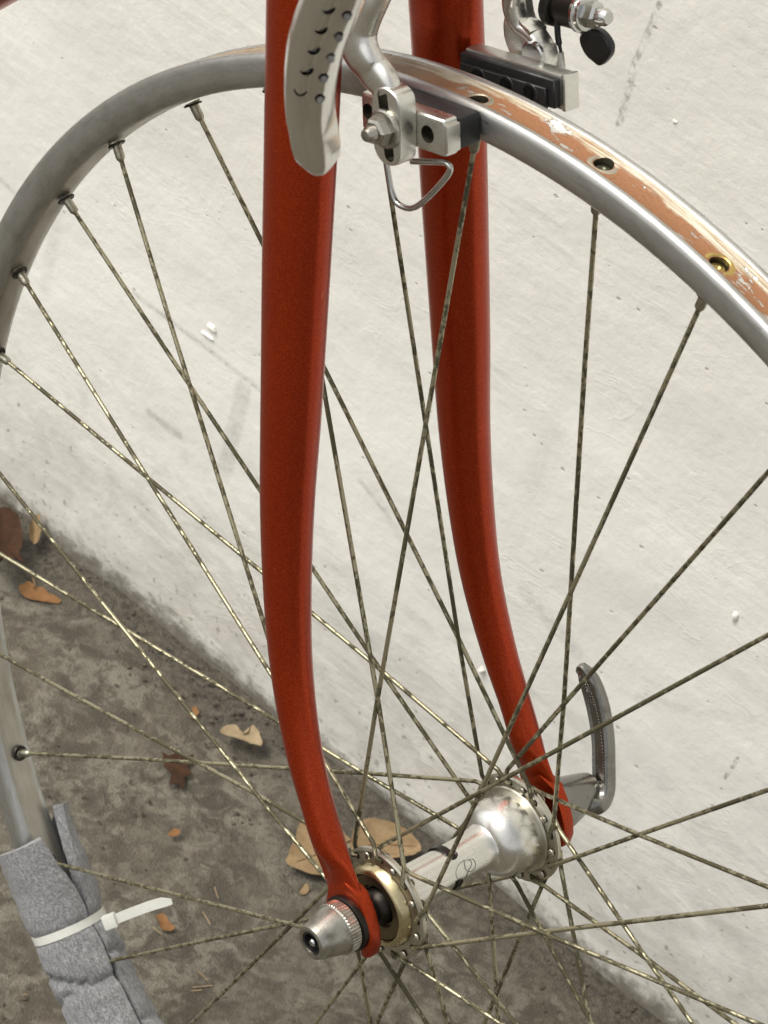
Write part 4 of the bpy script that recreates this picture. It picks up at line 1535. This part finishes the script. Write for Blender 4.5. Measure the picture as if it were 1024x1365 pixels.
LM = {'tan': leaf_mat('tan_leaf', (0.29, 0.205, 0.112), (0.205, 0.135, 0.07), (0.15, 0.09, 0.04)),
      'beige': leaf_mat('beige_leaf', (0.33, 0.255, 0.16), (0.23, 0.17, 0.10), (0.12, 0.09, 0.05)),
      'brown': leaf_mat('brown_leaf', (0.060, 0.028, 0.014), (0.035, 0.018, 0.010), (0.02, 0.013, 0.008)),
      'orange': leaf_mat('orange_leaf', (0.24, 0.12, 0.048), (0.155, 0.08, 0.034), (0.12, 0.06, 0.02)),
      'stem': leaf_mat('leaf_stem', (0.20, 0.13, 0.06), (0.15, 0.09, 0.04), (0.08, 0.05, 0.02))}
LEAF_N = 0
MAT['grit'] = leaf_mat('dirt_crumbs', (0.10, 0.085, 0.065), (0.06, 0.05, 0.038), (0.20, 0.18, 0.14))


def leaf(outline, mat, label, lift=0.004, curl=0.004, z0=0.003, cat='leaf', stem=None, vein=None, group=None):
    """outline in image points on the ground; a curled sheet with real thickness, its own height above the ground."""
    global LEAF_N
    LEAF_N += 1
    P = [ground_at(u, v, z0 + lift * 0.5) for u, v in outline]
    P = smooth_path(P + P[:1], 4)[:-1]
    P = [p + Vector((noise.noise(p * 260 + Vector((LEAF_N, 0, 0))), noise.noise(p * 260 + Vector((0, LEAF_N, 7))), 0)) * 0.0011 for p in P]
    c = sum(P, Vector()) / len(P)
    root = c.copy()
    root.z = 0.0
    rad = max((p - c).length for p in P)
    rings = 4
    V, F = [], []
    for s in (0, 1):
        base = len(V)
        for k in range(rings + 1):
            f = k / rings
            for i, p in enumerate(P):
                q = c.lerp(p, f)
                h = z0 + lift * (0.5 + 0.5 * noise.noise(Vector((q.x * 28, q.y * 28, LEAF_N * 3.1)))) + curl * f * f * (0.4 + noise.noise(Vector((p.x * 35, p.y * 35, LEAF_N * 1.7))))
                V.append(Vector((q.x, q.y, max(0.0015, h) - s * 0.00022)) - root)
        n = len(P)
        for k in range(rings):
            for i in range(n):
                j = (i + 1) % n
                F.append((base + k * n + i, base + (k + 1) * n + i, base + (k + 1) * n + j, base + k * n + j))
    n = len(P)
    M = (rings + 1) * n
    for i in range(n):
        j = (i + 1) % n
        a = rings * n
        F.append((a + i, M + a + i, M + a + j, a + j))
    o = mesh_obj('leaf' if cat == 'leaf' else cat.replace(' ', '_'), V, F, LM[mat], sharp=70)
    o.location = root
    tag(o, label, cat, group)
    if vein:
        def hz(q):
            return z0 + lift * (0.5 + 0.5 * noise.noise(Vector((q.x * 28, q.y * 28, LEAF_N * 3.1)))) + 0.0002
        for ln in vein:
            S = smooth_path([ground_at(u, v, z0 + lift * 0.5) for u, v in ln], 5)
            S = [Vector((q.x, q.y, max(0.0015, hz(q)) + curl * ((q - c).length / rad) ** 2 * 0.4)) - root for q in S]
            tube('vein', S, lambda t: 0.00042 - 0.00025 * t, LM['stem'], o, 6)
    if stem:
        S = [ground_at(u, v, z0 + lift * 0.5 + 0.002) - root for u, v in stem]
        tube('stem', smooth_path(S, 4), 0.0006, LM['stem'], o, 6)
    return o


leaf([(400, 1098), (386, 1135), (383, 1152), (408, 1163), (430, 1168), (452, 1170), (470, 1160), (476, 1130), (455, 1108), (430, 1102)], 'tan', 'large flat tan leaf on the ground behind the near dropout', 0.003, 0.003, 0.004, vein=[[(474, 1118), (440, 1132), (394, 1150)], [(446, 1130), (425, 1115), (412, 1106)], [(430, 1136), (428, 1150), (432, 1160)], [(415, 1142), (400, 1128), (396, 1116)]])
leaf([(470, 1112), (488, 1099), (510, 1100), (538, 1108), (556, 1122), (561, 1136), (548, 1146), (520, 1150), (490, 1152), (468, 1140)], 'tan', 'curled tan leaf on the ground behind the hub', 0.006, 0.005, 0.004, vein=[[(472, 1132), (510, 1125), (556, 1130)], [(492, 1128), (505, 1115), (520, 1108)], [(505, 1126), (520, 1138), (540, 1143)]])
leaf([(-8, 690), (4, 686), (20, 692), (28, 706), (29, 730), (23, 738), (30, 752), (16, 758), (14, 772), (2, 766), (-8, 776), (-20, 740)], 'brown', 'big dark brown leaf propped against the foot of the wall', 0.014, 0.012, 0.006)
leaf([(42, 700), (50, 697), (54, 710), (52, 726), (44, 730), (38, 718)], 'tan', 'small pale leaf beside the big dark brown leaf', 0.006, 0.006, 0.003)
leaf([(25, 783), (38, 777), (46, 783), (56, 784), (66, 790), (80, 796), (78, 802), (58, 800), (40, 797), (30, 793)], 'orange', 'torn orange leaf on the ground below the big dark brown leaf', 0.003, 0.004, 0.002, stem=[(46, 783), (46, 776), (44, 771)])
leaf([(292, 975), (302, 969), (312, 968), (318, 974), (326, 982), (336, 972), (342, 975), (348, 998), (336, 998), (324, 992), (308, 985), (296, 982)], 'beige', 'crumpled beige leaf at the foot of the wall left of the near fork blade', 0.005, 0.006, 0.003)
leaf([(216, 1002), (228, 1008), (238, 999), (246, 1008), (258, 1005), (252, 1020), (256, 1032), (246, 1036), (244, 1054), (236, 1044), (226, 1046), (228, 1030), (218, 1022)], 'brown', 'flat brown leaf under the horizontal spoke', 0.001, 0.001, 0.001)
leaf([(224, 1110), (234, 1106), (240, 1109), (238, 1114), (228, 1115)], 'orange', 'tiny bright orange leaf scrap on bare concrete', 0.002, 0.002, 0.002, 'leaf scrap')
leaf([(209, 1224), (218, 1221), (226, 1230), (233, 1238), (224, 1243), (216, 1241)], 'orange', 'small square tan leaf scrap beside the tail of the cable tie', 0.002, 0.003, 0.002, 'leaf scrap')
leaf([(255, 944), (262, 942), (265, 950), (258, 957), (252, 952)], 'orange', 'tiny dull orange leaf scrap close to the wall', 0.001, 0.002, 0.001, 'leaf scrap')
leaf([(402, 1182), (408, 1178), (412, 1184), (407, 1191), (400, 1190)], 'tan', 'tiny yellowish leaf scrap left of the near dropout', 0.002, 0.002, 0.001, 'leaf scrap')


def build_litter():
    # grit, straw and crumbs nobody could count, thickest at the foot of the wall and near the foam
    rnd = random.Random(3)
    bm = bmesh.new()
    spots = []
    for _ in range(520):
        spots.append((rnd.uniform(0, 900), rnd.uniform(640, 1400)))
    for _ in range(520):
        spots.append((rnd.gauss(190, 60), rnd.gauss(1300, 45)))
    for u, v in spots:
        p = ground_at(u, v)
        if (p - WA).dot(wnrm) < 0.004:
            continue
        s = rnd.choice((0.0006, 0.0008, 0.0010, 0.0013))
        mm = Matrix.Translation(p + Vector((0, 0, s * 0.4))) @ Matrix.Rotation(rnd.uniform(0, 6), 4, 'Z') @ Matrix.Rotation(rnd.uniform(-.5, .5), 4, 'X') @ Matrix.Diagonal((s * rnd.uniform(0.8, 1.8), s, s * 0.6, 1))
        bmesh.ops.create_icosphere(bm, subdivisions=1, radius=1.0, matrix=mm)
    for _ in range(260):
        t = rnd.uniform(0, 1)
        p = WA.lerp(WD, t) + wnrm * abs(rnd.gauss(0.0, 0.016)) + wnrm * 0.006 + Vector((0, 0, 0))
        s = rnd.choice((0.0005, 0.0007, 0.0009, 0.0013))
        mm = Matrix.Translation(Vector((p.x, p.y, s * 0.4))) @ Matrix.Rotation(rnd.uniform(0, 6), 4, 'Z') @ Matrix.Diagonal((s * rnd.uniform(0.8, 1.6), s, s * 0.6, 1))
        bmesh.ops.create_icosphere(bm, subdivisions=1, radius=1.0, matrix=mm)
    o = bm_obj('grit', bm, MAT['grit'])
    o['kind'] = 'stuff'
    bm = bmesh.new()
    for _ in range(14):
        u, v = rnd.gauss(215, 75), rnd.gauss(1310, 45)
        p = ground_at(u, v, 0.002)
        L = rnd.uniform(0.002, 0.009)
        mm = Matrix.Translation(p) @ Matrix.Rotation(rnd.uniform(0, 6), 4, 'Z') @ Matrix.Rotation(rnd.uniform(-.15, .15), 4, 'Y') @ Matrix.Diagonal((L, 0.00038, 0.0003, 1))
        bmesh.ops.create_cube(bm, size=1.4, matrix=mm)
    o = bm_obj('straw', bm, LM['beige'])
    o['kind'] = 'stuff'


build_litter()
